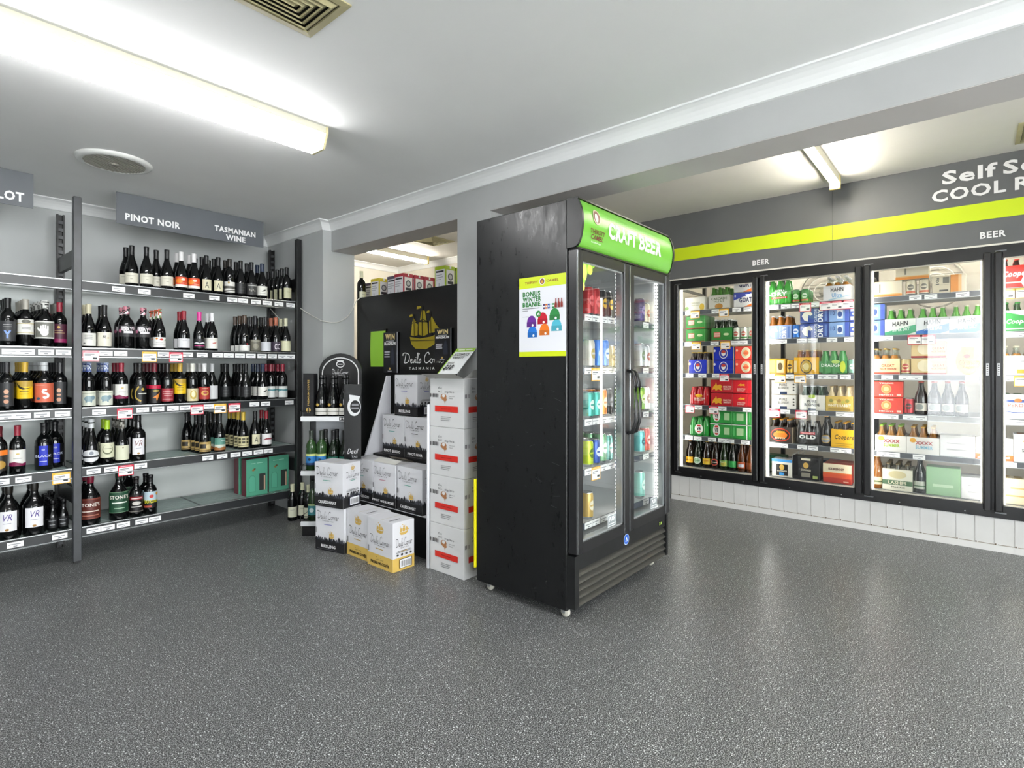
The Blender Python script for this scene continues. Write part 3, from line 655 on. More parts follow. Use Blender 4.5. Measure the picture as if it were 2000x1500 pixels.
def put_wine(b, si, entries):
    last = {}
    for e in entries:
        k, u = e[0], e[1]; n = e[2] if len(e) > 2 else 1; pf = V[k][1][0]; r = max(PROF[pf][2][0], PROF[pf][3][0]); y0 = max(4.285, 4.239+r)+(e[3] if len(e) > 3 else 0); x = at_y(u, y0)
        x = min(max(x, PX[b]+.028+r), PX[b+1]-.028-r); y = y0-2*r-.0055
        for j in range(n):
            y += 2*r+.0055; xx = x
            while True:
                hit = [q for q in TAKEN if q[0] == (b, si) and math.hypot(q[1]-xx, q[2]-y) < q[3]+r+.003]
                if not hit: break
                q = hit[0]; dx = xx-q[1]; need = (q[3]+r+.0045)
                if abs(dx) > .55*need and abs(xx-x) < .035 and PX[b]+.028+r < q[1]+math.copysign(need, dx) < PX[b+1]-.028-r: xx = q[1]+math.copysign(math.sqrt(max(need**2-(y-q[2])**2, 0))+.001, dx)
                else: y += .006
                if y+r > 4.672: break
            if y+r > 4.672: break
            TAKEN.append(((b, si), xx, y, r))
            o = place(wmodel(k), (xx, y, SZ[si]+.001), random.uniform(-.12, .12) - .18)
            ITEMS.append((o, V[k][0], '%s shelf, %s' % (ORD[si], BAY[b]), x, y0, j, 0, 'wine bottles on the %s shelf of the %s' % (ORD[si], BAY[b])))
put_wine(0, 1, [('Y', 15, 3), ('OV', 50, 4), ('HAND', 84, 4), ('MAR', 120, 1), ('GREY', 146, 2, .12)])
put_wine(0, 2, [('COP', 13, 4), ('EAG', 45, 4), ('SEA', 82, 4), ('COP', 122, 4)])
put_wine(0, 3, [('ORG', -2, 1), ('WAV', 26, 1), ('BLU', 86, 1, .06), ('BLU', 116, 1, .06), ('BLU', 121, 1, .17), ('BLU', 144, 1, .12)])
put_wine(0, 4, [('VRP', 17, 2), ('VRP', 54, 2), ('MINI', 83, 4), ('MINI', 103, 4), ('MINI', 124, 3), ('MINI', 92, 2, .12), ('MINI', 113, 2, .12)])
put_wine(1, 0, [('CRL', 326, 1), ('CRL', 286, 1), ('CRL', 266, 1, .03), ('CRL', 305, 1, .07), ('CRL', 246, 1, .13), ('ORP', 354, 2), ('ORP', 377, 2), ('ALB', 398, 3), ('ALB', 425, 3),
                ('WSK', 446, 2), ('DRK', 466, 3), ('SIL', 484, 3), ('FEA', 505, 2), ('CRS', 563, 4), ('CRS', 545, 2, .2), ('CRS', 530, 1, .28)])
put_wine(1, 1, [('LOWC', 173, 3), ('LOWB', 203, 2), ('SKUL', 247, 2), ('SKUL', 267, 1), ('FLO', 311, 3), ('REDW', 359, 2), ('PINK', 389, 1), ('WHW', 414, 2), ('CRC', 558, 3), ('CPR', 540, 3), ('WHG', 521, 3), ('PEW', 501, 3), ('LOWS', 480, 3)])
put_wine(1, 2, [('ELE', 173, 2), ('ELE', 207, 3), ('WAV', 237, 3), ('MOON', 273, 2), ('KAN', 302, 4), ('RDL', 327, 3), ('EAG', 351, 4), ('GLD', 373, 2), ('RDG', 397, 4), ('WHL', 414, 1, .09), ('DRK', 440, 1, .14), ('DRK', 455, 2, .1),
                ('TEA', 552, 4), ('FEA', 513, 3), ('TEA', 532, 2, .05), ('DRK', 480, 4)])
put_wine(1, 3, [('OVL', 178, 3), ('GRN', 207, 2), ('CRB', 237, 3), ('VRT', 270, 3), ('MES', 400, 3), ('MES', 385, 1, .03), ('MTN', 429, 4), ('MTN', 377, 1, .22), ('YCP', 475, 4), ('ALB', 498, 1), ('RDF', 520, 2)])
put_wine(1, 4, [('STR', 173, 2), ('STG', 232, 1), ('STG', 252, 1, .14), ('STB', 266, 2), ('BOR', 292, 2)])
# extra burgundy necks between the front labels on top shelf sit in second row, already copied above

# gift boxes on the bottom shelf
GB = None
def gift(u0, u1, y, label):
    global GB
    x0, x1 = at_y(u0, y), at_y(u1, y); w = .165; x1 = x0+w
    t = thing('gift_box', label, 'gift box', (x0, y, SZ[4]+.001)); h = .285
    mb = MB().box(0, 0, 0, w, .085, h, mat('6a1c2c', .5)); mb.box(0, -.001, 0, w, 0, h, mat('4f9c80', .5))
    mb.art([('p', [(.12, .1), (.42, .1), (.42, .48), (.34, .55), (.2, .55), (.12, .48)], '377560'), ('p', [(.135, .11), (.405, .11), (.405, .475), (.335, .54), (.205, .54), (.135, .475)], '57a88b'),
              ('r', .6, .12, .9, .58, '2c3330'), ('r', .82, .12, .88, .52, 'c9a58a'), ('e', .32, .7, .06, .03, '8a6a3a'), ('e', .38, .73, .05, .02, '5a4a2a'), ('r', .2, .87, .42, .885, '9fd0bc'), ('r', .48, .875, .75, .89, '9fd0bc')], flat(0, 0, w, h, -.0012)).build('box', t)
gift(481, 520, 4.27, 'teal wine gift box with open window, front left on bottom shelf')
gift(525, 566, 4.30, 'teal wine gift box nearest the right end of bottom shelf')
gift(466, 500, 4.40, 'teal gift box with maroon side, standing behind the other two')
# power cord looping from the shelf end to the pillar
t = tag(MB().tube([(2.13, 4.45, 1.70), (2.19, 4.42, 1.62), (2.235, 4.38, 1.55)], .003, mat('c9c9c0', .5)).build('cable_loop'), 'short pale cable hanging inside the right end of the shelving', 'cable')
pts = []
P0 = [(2.262, 4.21, 1.70), (2.276, 4.1, 1.645), (2.276, 3.94, 1.59), (2.28, 3.898, 1.575), (2.40, 3.897, 1.57), (2.50, 3.897, 1.62), (2.56, 3.897, 1.705), (2.585, 3.88, 1.765), (2.62, 3.85, 1.795)]
for i in range(len(P0)-1):
    a, b, c, d_ = P0[max(i-1, 0)], P0[i], P0[i+1], P0[min(i+2, len(P0)-1)]
    for j in range(4):
        q = j/4; pts.append(tuple(.5*(2*b[k]+(c[k]-a[k])*q+(2*a[k]-5*b[k]+4*c[k]-d_[k])*q*q+(3*b[k]-a[k]-3*c[k]+d_[k])*q**3) for k in range(3)))
pts.append(P0[-1])
tag(MB().tube(pts, .0035, mat('d4d3cc', .5)).build('cable'), 'white cable drooping from wine shelving across the pillar to the black panel', 'cable')
# ---------------- two-door fridge ----------------
FX0, FX1, FY0, FY1 = 2.118, 3.13, 1.462, 2.055
M_SIDE = noisy('scuffed_black_steel', '0f1011', '141516', 3, .33, spec=.5)
_n = M_SIDE.node_tree.nodes; _l = M_SIDE.node_tree.links; _b = _n['Principled BSDF']
_mu = _n.new('ShaderNodeTexMusgrave') if False else _n.new('ShaderNodeTexNoise'); _mu.inputs['Scale'].default_value = 9; _mu.inputs['Detail'].default_value = 9; _mu.inputs['Roughness'].default_value = .8
_mp = _n.new('ShaderNodeMapping'); _mp.inputs['Scale'].default_value = (1, 2.2, .8); _tc = _n.new('ShaderNodeTexCoord'); _l.new(_tc.outputs['Object'], _mp.inputs[0]); _l.new(_mp.outputs[0], _mu.inputs[0])
_r = _n.new('ShaderNodeMapRange'); _r.inputs[1].default_value = .3; _r.inputs[2].default_value = .75; _r.inputs[3].default_value = .2; _r.inputs[4].default_value = .5; _l.new(_mu.outputs[0], _r.inputs[0]); _l.new(_r.outputs[0], _b.inputs['Roughness'])
_bp = _n.new('ShaderNodeBump'); _bp.inputs['Strength'].default_value = .2; _bp.inputs['Distance'].default_value = .01
_m2 = _n.new('ShaderNodeTexNoise'); _m2.inputs['Scale'].default_value = 2.2; _l.new(_tc.outputs['Object'], _m2.inputs[0]); _l.new(_m2.outputs[0], _bp.inputs['Height']); _l.new(_bp.outputs[0], _b.inputs['Normal'])
M_LINER = mat('c9ccce', .35)
fr = thing('upright_fridge', 'tall black two-door glass fridge with green curved header standing mid floor', 'fridge', (FX0, FY0, 0))
def fb(mb, name, par=None, label=None):
    o = mb.build(name, par or fr, label)
    if (par or fr) is fr: o.location = (-FX0, -FY0, 0)
    return o
mb = MB().bbox(FX0, FY0, .05, FX0+.03, FY1, 2.0, M_SIDE, .004).bbox(FX1-.03, FY0, .05, FX1, FY1, 2.0, M_SIDE, .004)
mb.box(FX0+.03, FY1-.03, .05, FX1-.03, FY1, 2.0, M_SIDE).box(FX0+.03, FY0+.001, 1.77, FX1-.03, FY1-.03, 1.998, M_SIDE).box(FX0+.03, FY0+.004, .05, FX1-.03, FY1-.03, .36, M_SIDE)
fb(mb, 'cabinet')
rnd = random.Random(8); mb = MB()
for i in range(26):
    y = rnd.uniform(FY0+.03, FY1-.03); z = rnd.choice([rnd.uniform(.5, 1.15), rnd.uniform(.2, 1.95)]); L = rnd.uniform(.005, .05); a = rnd.uniform(-.5, .5); w = rnd.uniform(.0004, .0011)
    mb.add([(FX0-.0003, y, z), (FX0-.0003, y+L*math.cos(a), z+L*math.sin(a)), (FX0-.0003, y+L*math.cos(a), z+L*math.sin(a)+w), (FX0-.0003, y, z+w)], [(0, 1, 2, 3)], mat('6f7274', .7))
fb(mb, 'scuff_marks')
mb = MB().box(FX0+.03, FY0+.02, .36, FX0+.034, FY1-.03, 1.77, M_LINER).box(FX1-.034, FY0+.02, .36, FX1-.03, FY1-.03, 1.77, M_LINER)
mb.box(FX0+.034, FY1-.036, .36, FX1-.034, FY1-.03, 1.77, M_LINER).box(FX0+.034, FY0+.02, .36, FX1-.034, FY1-.036, .366, M_LINER).box(FX0+.034, FY0+.02, 1.764, FX1-.034, FY1-.036, 1.77, M_LINER)
fb(mb, 'liner')
DM = (FX0+FX1)/2
for k, (a, b) in enumerate(((FX0+.002, DM-.003), (DM+.003, FX1-.002))):
    d_ = empty('door'); d_.parent = fr; y0, y1 = 1.402, 1.458; z0, z1 = .325, 1.762; f = .052
    mb = MB().bbox(a, y0, z0, a+f, y1, z1, M_ALU, .006).bbox(b-f, y0, z0, b, y1, z1, M_ALU, .006).box(a+f, y0+.003, z0, b-f, y1, z0+f, M_ALU).box(a+f, y0+.003, z1-f, b-f, y1, z1, M_ALU)
    for xx in (a+.001, b-.004): mb.box(xx, y0-.0015, z0+.01, xx+.003, y0, z1-.01, mat('b9bcbe', .25, .9))
    o = mb.build('door_frame', d_); o.location = (-FX0, -FY0, 0)
    mb = MB()
    for q in ((a+f, z0+f, a+f+.008, z1-f), (b-f-.008, z0+f, b-f, z1-f), (a+f, z0+f, b-f, z0+f+.008), (a+f, z1-f-.008, b-f, z1-f)): mb.box(q[0], y0+.012, q[1], q[2], y1-.01, q[3], mat('b4b8ba', .3, .6))
    o = mb.build('glazing_spacer', d_); o.location = (-FX0, -FY0, 0)
    o = MB().box(a+f, y0+.014, z0+f, b-f, y0+.018, z1-f, M_GLASS).build('pane', d_); o.location = (-FX0, -FY0, 0)
    hx = b-.018 if k == 0 else a+.018; hp = [(hx, y0, 1.19), (hx, y0-.028, 1.18), (hx, y0-.046, 1.12), (hx, y0-.052, 1.02), (hx, y0-.046, .92), (hx, y0-.028, .865), (hx, y0, .855)]
    o = MB().tube(hp, .009, M_ALU, 10).build('handle', d_); o.location = (-FX0, -FY0, 0)
    xs = a+f+(.245 if k == 0 else .22)
    o = MB().art([('r', 0, 0, 1, 1, 'dfe3e4'), ('r', .03, .06, .97, .94, '8c9496'), ('t', 'PUSH', .15, .45, .85, .85, 'f2f4f4', {'s': .3, 'b': .04}), ('r', .1, .2, .9, .27, 'dfe3e4')], flat(xs, .39, .085, .06, y0+.0135)).build('door_sticker', d_); o.location = (-FX0, -FY0, 0)
MB2 = MB()
MB2.art([('p', [(0, 1), (.9, 1), (.35, .72), (.1, .3), (0, .1)], '8fc23a'), ('e', .2, .75, .13, .2, 'd4e86a'), ('e', .5, .84, .16, .13, 'c3df52'), ('e', .12, .38, .07, .1, 'd4e86a')], flat(FX0+.054, 1.52, .15, .19, 1.4155))
fb(MB2, 'leaf_decal')
# header
HP = [(1.46, 1.768), (1.425, 1.770), (1.402, 1.785), (1.388, 1.82), (1.380, 1.865), (1.379, 1.90), (1.386, 1.945), (1.40, 1.98), (1.415, 1.998), (1.46, 2.004)]
_hp = []
for i in range(len(HP)-1):
    a, b, c, d_ = HP[max(i-1, 0)], HP[i], HP[i+1], HP[min(i+2, len(HP)-1)]
    for j in range(4 if 0 < i < len(HP)-2 else 1):
        q = j/(4 if 0 < i < len(HP)-2 else 1); _hp.append(tuple(.5*(2*b[k]+(c[k]-a[k])*q+(2*a[k]-5*b[k]+4*c[k]-d_[k])*q*q+(3*b[k]-a[k]-3*c[k]+d_[k])*q**3) for k in (0, 1)))
HP = _hp+[HP[-1]]
def hy(z):
    for (a, b), (c, d_) in zip(HP, HP[1:]):
        if b <= z <= d_: return a+(c-a)*(z-b)/(d_-b)
    return 1.41
n = len(HP)
for x0, x1, nm, m, grow in ((FX0-.001, FX0+.014, 'header_end_cap', M_BLK, .006), (FX1-.014, FX1+.001, 'header_end_cap', M_BLK, .006), (FX0+.014, FX1-.014, 'header_panel', None, 0)):
    mm = m or mat('6cb33a', .3); vs = [(x, y-grow if 0 < i < n-1 else y, z) for x in (x0, x1) for i, (y, z) in enumerate(HP)]
    mb = MB().add(vs, [tuple(range(n)), tuple(range(2*n-1, n-1, -1))]+[(i, n+i, n+(i+1) % n, (i+1) % n) for i in range(n)], mm)
    if not m: mb.box(x0, 1.40, 1.762, x1, 1.46, 1.770, M_BLK2).box(x0, 1.405, 1.999, x1, 1.46, 2.006, M_BLK2)
    fb(mb, nm)
x0, w = FX0+.014, FX1-FX0-.028
fx = lambda u: (at_y(u, 1.38)-x0)/w
fh = lambda x, z, L: (x0+x*w, hy(1.775+z*.22)-.0022-L*.0004, 1.775+z*.22)
MH = MB()
for q, (ch, a, b) in enumerate((('CRAFT', 1188, 1243), ('BEER', 1248, 1291))):
    MH.art([('t', ch, fx(a), .33, fx(b), .70, 'f4f6ef', {'b': .04})], fh, dict(rough=.4))
fb(MH, 'lettering')
fb(MB().art([('e', .125, .70, .035, .17, 'c9b7a0'), ('e', .125, .70, .028, .14, '6b3a22'), ('e', .12, .68, .014, .1, 'e9dcc6'),
             ('t', 'THIRSTY', .065, .32, .20, .42, '6b3024'), ('t', 'CAMEL', .075, .2, .19, .30, '6b3024'), ('t', 'bottleshops', .085, .12, .175, .165, 'f0f4e8', {'b': 0})], fh, dict(rough=.4)), 'emblem')
# kick grille
mb = MB().box(FX0, 1.415, .07, FX0+.035, FY0, .318, M_BLK).box(FX1-.022, 1.415, .07, FX1, FY0, .318, M_BLK).box(FX0+.035, 1.422, .245, FX1-.022, FY0, .318, M_BLK).box(FX0+.035, 1.455, .07, FX1-.022, FY0, .245, M_BLK2)
fb(mb, 'kick_panel')
for i in range(5):
    z = .07+i*.035
    fb(MB().add([(x, y, zz) for x in (FX0+.035, FX1-.022) for y, zz in ((1.422, z), (1.452, z+.026), (1.452, z+.032), (1.418, z+.006))], [(0, 1, 2, 3), (7, 6, 5, 4), (0, 4, 5, 1), (1, 5, 6, 2), (2, 6, 7, 3), (3, 7, 4, 0)], mat('3d3c38', .45)), 'louvre')
fb(MB().art([('e', .5, .5, .5, .5, 'c9d3ea'), ('e', .5, .5, .45, .45, '1e57b8'), ('p', [(.28, .3), (.72, .3), (.5, .75)], 'e6edf8'), ('p', [(.4, .36), (.6, .36), (.5, .56)], '1e57b8')], flat(DM-.03, .252, .058, .058, 1.4215)), 'badge')
fb(MB().art([('r', 0, 0, 1, 1, '0b0c0b'), ('t', '2.8', .15, .2, .8, .8, 'b4d25a')], flat(FX1-.115, .262, .05, .028, 1.4215)), 'thermometer')
fb(MB().tube([(DM, 1.400, .33), (DM, 1.400, 1.75)], .004, mat('b9bcbe', .25, .9), 6), 'mullion_trim')
for x, y in ((FX0+.05, FY0+.04), (FX0+.05, FY1-.06), (FX1-.06, FY0+.04), (FX1-.06, FY1-.06)):
    R = Matrix.Translation((x, y, .024)) @ Matrix.Rotation(PI/2, 4, 'Y')
    mb = MB().lathe([(0, -.011), (.020, -.011), (.024, -.006), (.024, .006), (.020, .011), (0, .011)], mat('c9c6ba', .4), n=16, M=R)
    mb.box(x-.02, y-.02, .044, x+.02, y+.02, .05, mat('b9bbbd', .3, .8)).box(x-.016, y-.006, .02, x-.013, y+.012, .044, mat('b9bbbd', .3, .8)).box(x+.013, y-.006, .02, x+.016, y+.012, .044, mat('b9bbbd', .3, .8))
    fb(mb, 'castor')
FZ = [1.47, 1.2, .94, .69, .42]
for z in FZ:
    mb = MB().box(FX0+.04, FY0+.035, z-.006, FX1-.04, FY1-.045, z, mat('dadcdd', .4)).box(FX0+.04, FY0+.022, z-.03, FX1-.04, FY0+.026, z+.004, mat('3a4250', .4))
    o = fb(mb, 'shelf'); ts = [at_y(u, FY0+.02) for u in (1150, 1164, 1180, 1194, 1262, 1280)]
    o2 = tickets(o, [(x, 'w' if i != 1 or z not in (1.2, .69) else 'y') for i, x in enumerate(ts) if FX0+.06 < x < FX1-.06], FY0+.0215, z-.012)
for x in (DM-.012, FX1-.045): 
    mb = MB().box(x, FY0+.010, .40, x+.012, FY0+.016, 1.73, mat('c9ccd0', .4)); zz = .41
    while zz < 1.72: mb.box(x+.001, FY0+.006, zz, x+.011, FY0+.018, zz+.011, M_LED); zz += .02
    fb(mb, 'light_strip')
for x in (FX0+.038, DM-.006, FX1-.05):
    mb = MB().box(x, FY1-.05, .38, x+.012, FY1-.038, 1.75, mat('8a8f94', .4)); fb(mb, 'shelf_rail')
# poster on the side
po = thing('promotional_poster', 'white poster with lime bands and six coloured beanies taped on fridge side', 'poster', (FX0, 1.751, 1.26))
pw, ph = .287, .395
def fpo(a, z, L): return (-.0012-L*.0003-.004*math.sin(a*PI)*(1-z), -a*pw, z*ph)
pm = MB(); ns = 8
pm.add([fpo(i/ns, z, 0) for z in (0, .33, .66, 1) for i in range(ns+1)], [(r*(ns+1)+i, r*(ns+1)+i+1, (r+1)*(ns+1)+i+1, (r+1)*(ns+1)+i) for r in range(3) for i in range(ns)], mat('e9eaf0', .35))
pm.build('sheet', po)
LIME = 'cfe01c'
MB().art([('r', 0, 0, 1, .062, LIME)], fpo, dict(rough=.35)).build('lower_band', po)
MB().art([('r', 0, .86, 1, 1, LIME), ('t', 'THIRSTY', .13, .915, .42, .945, '8c2a1e'), ('t', 'CAMEL', .6, .915, .85, .945, '8c2a1e'), ('e', .51, .93, .06, .045, 'f0ece2'), ('e', .51, .93, .045, .035, '7a4a2a'), ('r', .49, .905, .53, .94, 'd99a2c')], fpo, dict(rough=.35)).build('banner', po)
MB().art([('t', 'BONUS', .08, .755, .47, .82, '2f7d3c', {'b': .05}), ('t', 'WINTER', .08, .69, .49, .75, '2f7d3c', {'b': .05}), ('t', 'BEANIE.', .08, .625, .5, .685, '2f7d3c', {'b': .05}),
          ('r', .08, .6, .45, .608, '77797f'), ('r', .08, .575, .2, .582, '77797f'), ('r', .08, .5, .22, .505, 'a0a2a8')], fpo, dict(rough=.35)).build('lettering', po)
def beanie(cx, cz, c):
    c2 = ''.join('%02x' % max(0, int(int(c[i:i+2], 16)*.86)) for i in (0, 2, 4))
    return [('p', [(cx+.1*math.cos(t*PI/10)*(1 if t else 1), cz+.03+.085*math.sin(t*PI/10)) for t in range(11)], c), ('r', cx-.105, cz-.03, cx+.105, cz+.035, c2), ('e', cx+.025, cz-.008, .022, .016, 'f2f2f4')]
for cx, cz, c in ((.28, .40, '6a2a94'), (.52, .43, 'c4122f'), (.77, .47, '2f8a45'), (.30, .27, '1f74d0'), (.56, .29, 'ea7a1e'), (.81, .335, '52b9cf')):
    MB().art(beanie(cx, cz, c), fpo, dict(rough=.35)).build('printed_beanie', po)
its = [('e', .43, .53, .055, .042, '2f8a45'), ('t', '6', .41, .51, .46, .55, 'f4f4f4')]
for i, c in enumerate(('4a2a6a', 'd9772a', '2a5ab0', 'c9dfe6', '3a8f4a')): its += [('r', .53+i*.05, .585, .575+i*.05, .645, c), ('r', .535+i*.05, .605, .57+i*.05, .625, 'eef0f2')]
for i in range(3): its += [('p', [(.78+i*.06, .59), (.825+i*.06, .59), (.825+i*.06, .64), (.812+i*.06, .665), (.812+i*.06, .7), (.793+i*.06, .7), (.793+i*.06, .665), (.78+i*.06, .64)], '8c2a22')]
MB().art(its, fpo, dict(rough=.35)).build('printed_drinks', po)

# ---------------- cans and simple packs ----------------
CANP = [(0, .002), (.022, .0), (.026, .003), (.0315, .012), (.0315, .1), (.027, .112), (.0265, .116), (.0245, .116), (.0235, .112), (0, .112)]
def can_model(body, band, low=None, h=1.0, desc=None, name='drink_can'):
    r_ = thing(name, desc or 'x', 'can'); P = [(r, z*h) for r, z in CANP]
    MB().lathe(P[:4], mat('c4c7c9', .25, .9), n=16).lathe(P[5:], mat('c4c7c9', .25, .9), n=16).build('lid', r_)
    mb = MB().lathe([P[3], P[4], P[5]], mat(body, .28, .3), n=16)
    f = curl(.0316, math.radians(110), .018*h, .076*h)
    it = []
    if band: it += [('e', .5, .55, .33, .28, band), ('r', .25, .5, .75, .6, body)]
    if low: it += [('r', 0, 0, 1, .18, low)]
    mb.art(it, f, dict(rough=.3)); mb.build('can_body', r_); return r_
CM = {}
def can(k, *a, **kw):
    if k not in CM: CM[k] = can_model(*a, **kw)
    return CM[k]
FC = [  # shelf, u, colours, height factor, description
 (0, 1147, ('a61f26', 'd95a5e'), 1.35, 'red tall can'), (0, 1160, ('a61f26', 'd95a5e'), 1.35, 'red tall can'), (0, 1173, ('1b1a1c', 'c9a227'), 1.3, 'black can with gold emblem'), (0, 1184, ('1b1a1c', 'c9a227'), 1.3, 'black can with gold emblem'),
 (1, 1150, ('d2cfc4', 'b8a45a'), 1.3, 'cream and silver can'), (1, 1165, ('2c6fc4', 'cfe2f2'), 1.35, 'blue can'), (1, 1178, ('2c6fc4', 'cfe2f2'), 1.35, 'blue can'), (1, 1190, ('b7a77c', '6f654a'), 1.1, 'khaki can'),
 (2, 1148, ('3fa79a', 'e6efe9'), 1.2, 'teal can'), (2, 1160, ('3fa79a', 'e6efe9'), 1.2, 'teal can'), (2, 1172, ('e0862a', 'f3dfc0'), 1.3, 'orange can'), (2, 1185, ('242428', '777a80'), 1.3, 'charcoal can'),
 (3, 1147, ('b9cf2d', '5a7a1c'), 1.2, 'lime can'), (3, 1158, ('2a4fa0', 'dfe6f0'), 1.2, 'dark blue can'), (3, 1170, ('7fae86', 'e6ece6'), 1.4, 'pale green can'), (3, 1183, ('6fb0a6', 'dfeae6'), 1.3, 'mint can'),
 (4, 1147, ('c9a85a', 'e9dfc4'), 1.2, 'gold can'),
 (0, 1253, ('3c2a6a', '8a79b4'), 1.3, 'purple can'), (0, 1284, ('cfc3a6', 'a8502c'), 1.1, 'cream and rust can'), (1, 1256, ('b0b6ba', '6a8a6a'), 1.3, 'silver can'), (1, 1272, ('c9cdd0', 'a34a3a'), 1.2, 'pale grey can'),
 (2, 1252, ('7fae3a', 'e6efcf'), 1.3, 'leaf green can'), (2, 1270, ('dcdcd6', '9a9a90'), 1.3, 'white can'), (3, 1253, ('6fc0c0', '2a5a6a'), 1.2, 'aqua can'), (3, 1264, ('b5332a', 'efc9c0'), 1.3, 'brick red can'),
 (4, 1256, ('7fc4b6', 'd9efe8'), 1.4, 'pale aqua can')]
PV = {}
for s_, u, (c1, c2), h, ds in FC:
    x = min(at_y(u, 1.53), FX1-.085); k_ = (s_, u > 1220); x = max(x, PV.get(k_, 0)+.066); PV[k_] = x
    if u > 1220: x = 2.985 if u < 1260 else 3.052
    for j in range(3 if s_ < 4 else 2):
        o = place(can(('f', c1, h), c1, c2, None, h), (x, 1.53+j*.068, FZ[s_]+.001), 0)
        ITEMS.append((o, ds, '%s shelf of the two-door fridge' % ORD[s_], x, 1.53, j, 0, 'cans on the %s shelf of the two-door fridge' % ORD[s_]))

# ---------------- black partition panel behind the opening, with its print ----------------
PXX = 2.60
gd = thing('partition_shelving', 'black backed aisle shelving filling the wall opening, printed with a gold sailing ship', 'shelving', (PXX, 3.05, 0))
MB().box(0, -.84, .0, .025, .853, 1.785, mat('0f1010', .25)).build('back_panel', gd)
for z in (1.735, 1.2, .7): MB().box(.025, -.84, z-.02, .47, .853, z, mat('3a3c3e', .4)).build('shelf', gd)
for y in (-.84, .823): MB().box(.03, y, 0, .07, y+.03, 1.74, M_BLK).build('upright', gd)
fz = lambda v, u: hz(v, PXX, at_x(u, PXX))
def paper(name, u0, u1, v0, v1, items, x, label, cat, th=.002, root_label=True):
    y0, y1 = at_x(u0, x), at_x(u1, x); um = (u0+u1)/2; zt, zb = hz(v0, x, at_x(um, x)), hz(v1, x, at_x(um, x))
    t = thing(name, label, cat, (x, y0, zb)); return t, y0-y1, zt-zb
y0, y1 = at_x(797, PXX), at_x(858, PXX); w = y0-y1; z0, z1 = hz(682, PXX, at_x(828, PXX)), hz(597, PXX, at_x(828, PXX))
o = MB().art(ship(.5, 0, 1, 1, 'a3901f', '15150f'), flatx(0, 0, w, z1-z0, -.0004), dict(rough=.35, metal=.3)).build('ship_print', gd); o.location = (0, y0-3.05, z0)
y0, y1 = at_x(787, PXX), at_x(871, PXX); w = y0-y1; z0, z1 = hz(709, PXX, at_x(820, PXX)), hz(689, PXX, at_x(820, PXX))
o = MB().art([script(0, 0, 1, 1, 'd9d9d6', .085, 6)], flatx(0, 0, w, z1-z0, -.0004)).build('brand_script', gd); o.location = (0, y0-3.05, z0)
y0, y1 = at_x(799, PXX), at_x(849, PXX); z0 = hz(722, PXX, at_x(824, PXX))
o = MB().art([('t', ' '.join('TASMANIA'), 0, 0, 1, 1, 'd9d9d6')], flatx(0, 0, y0-y1, .019, -.0004)).build('lettering', gd); o.location = (0, y0-3.05, z0)
# green paper and competition cards taped to it
t, w, h = paper('green_paper', 724, 753, 646, 716, None, 2.592, 'blank lime green paper taped on the black panel', 'paper')
MB().add([(-.004*math.sin(PI*b), -w*a, h*b) for b in (0, .25, .5, .75, 1) for a in (0, 1)], [(2*i, 2*i+1, 2*i+3, 2*i+2) for i in range(4)], mat('93c83a', .5)).build('sheet', t)
MB().box(-.0008, -w-.004, h-.004, .001, .004, h+.012, mat('1c1d1d', .3)).build('tape', t)
for u0, u1, v0, v1, lb in ((749, 775, 649, 728, 'black WIN card overlapping the lime green paper'), (849, 880, 641, 705, 'black WIN card beside the gold ship')):
    t, w, h = paper('competition_card', u0, u1, v0, v1, None, 2.583, lb, 'card')
    MB().box(0, -w, 0, .004, 0, h, mat('14151a', .3)).build('card', t)
    MB().art([('t', 'WIN', .15, .82, .85, .96, 'e0c98a', {'b': .05}), ('r', .2, .775, .8, .79, 'c9c9cc'), ('t', 'MAGNUM', .08, .68, .92, .76, 'f0f0f2', {'b': .05}), ('p', [(.55, .2), (.85, .2), (.83, .45), (.74, .62), (.66, .62), (.57, .45)], '2b2f3c'),
              ('r', .1, .5, .5, .53, 'b9bac0'), ('r', .1, .44, .48, .47, 'b9bac0'), ('r', .1, .38, .5, .41, 'b9bac0'), ('e', .5, .1, .07, .03, 'c9a85a'), ('r', .35, .03, .65, .05, 'c9c9cc')], flatx(0, 0, w, h, -.0003)).build('card_print', t)
    MB().box(-.001, -w-.004, 0, .006, -w, h, mat('8a8c90', .2)).build('edge', t)
# wine casks along its top shelf
CK = {}
def cask(c, ds):
    if c in CK: return CK[c]
    r_ = thing('wine_cask', 'x', 'wine cask'); w, d_, h = .095, .115, .205
    MB().bbox(0, 0, 0, w, d_, h, mat(c, .45), .002).build('box', r_)
    MB().art([('r', .1, .12, .9, .86, 'e4e2de'), ('e', .5, .62, .26, .13, '55565a'), ('e', .5, .62, .18, .08, 'b9b9b6'), ('r', .22, .36, .78, .46, '26272b'), ('r', .42, .9, .58, 1, 'e4e2de'), ('r', .4, 0, .6, .08, '1c1c1e')], flat(0, 0, w, h, -.0003)).build('front_label', r_)
    MB().art([('r', .08, .1, .95, .88, 'e0dfe2'), ('r', .14, .78, .85, .84, '1f1f24'), ('r', .14, .68, .7, .7, '8a8a90'), ('r', .14, .6, .8, .62, '8a8a90'), ('r', .14, .52, .6, .54, '8a8a90'), ('r', .2, .14, .3, .18, '4a4a50'), ('r', .5, .14, .6, .18, '4a4a50'), ('r', .4, .25, .5, .4, 'b0b0b6')], flatx(0, 0, d_, h, -.0003)).build('side_label', r_)
    [q for q in r_.children if q.name.startswith('side_label')][0].location = (0, d_, 0)
    CK[c] = r_; return r_
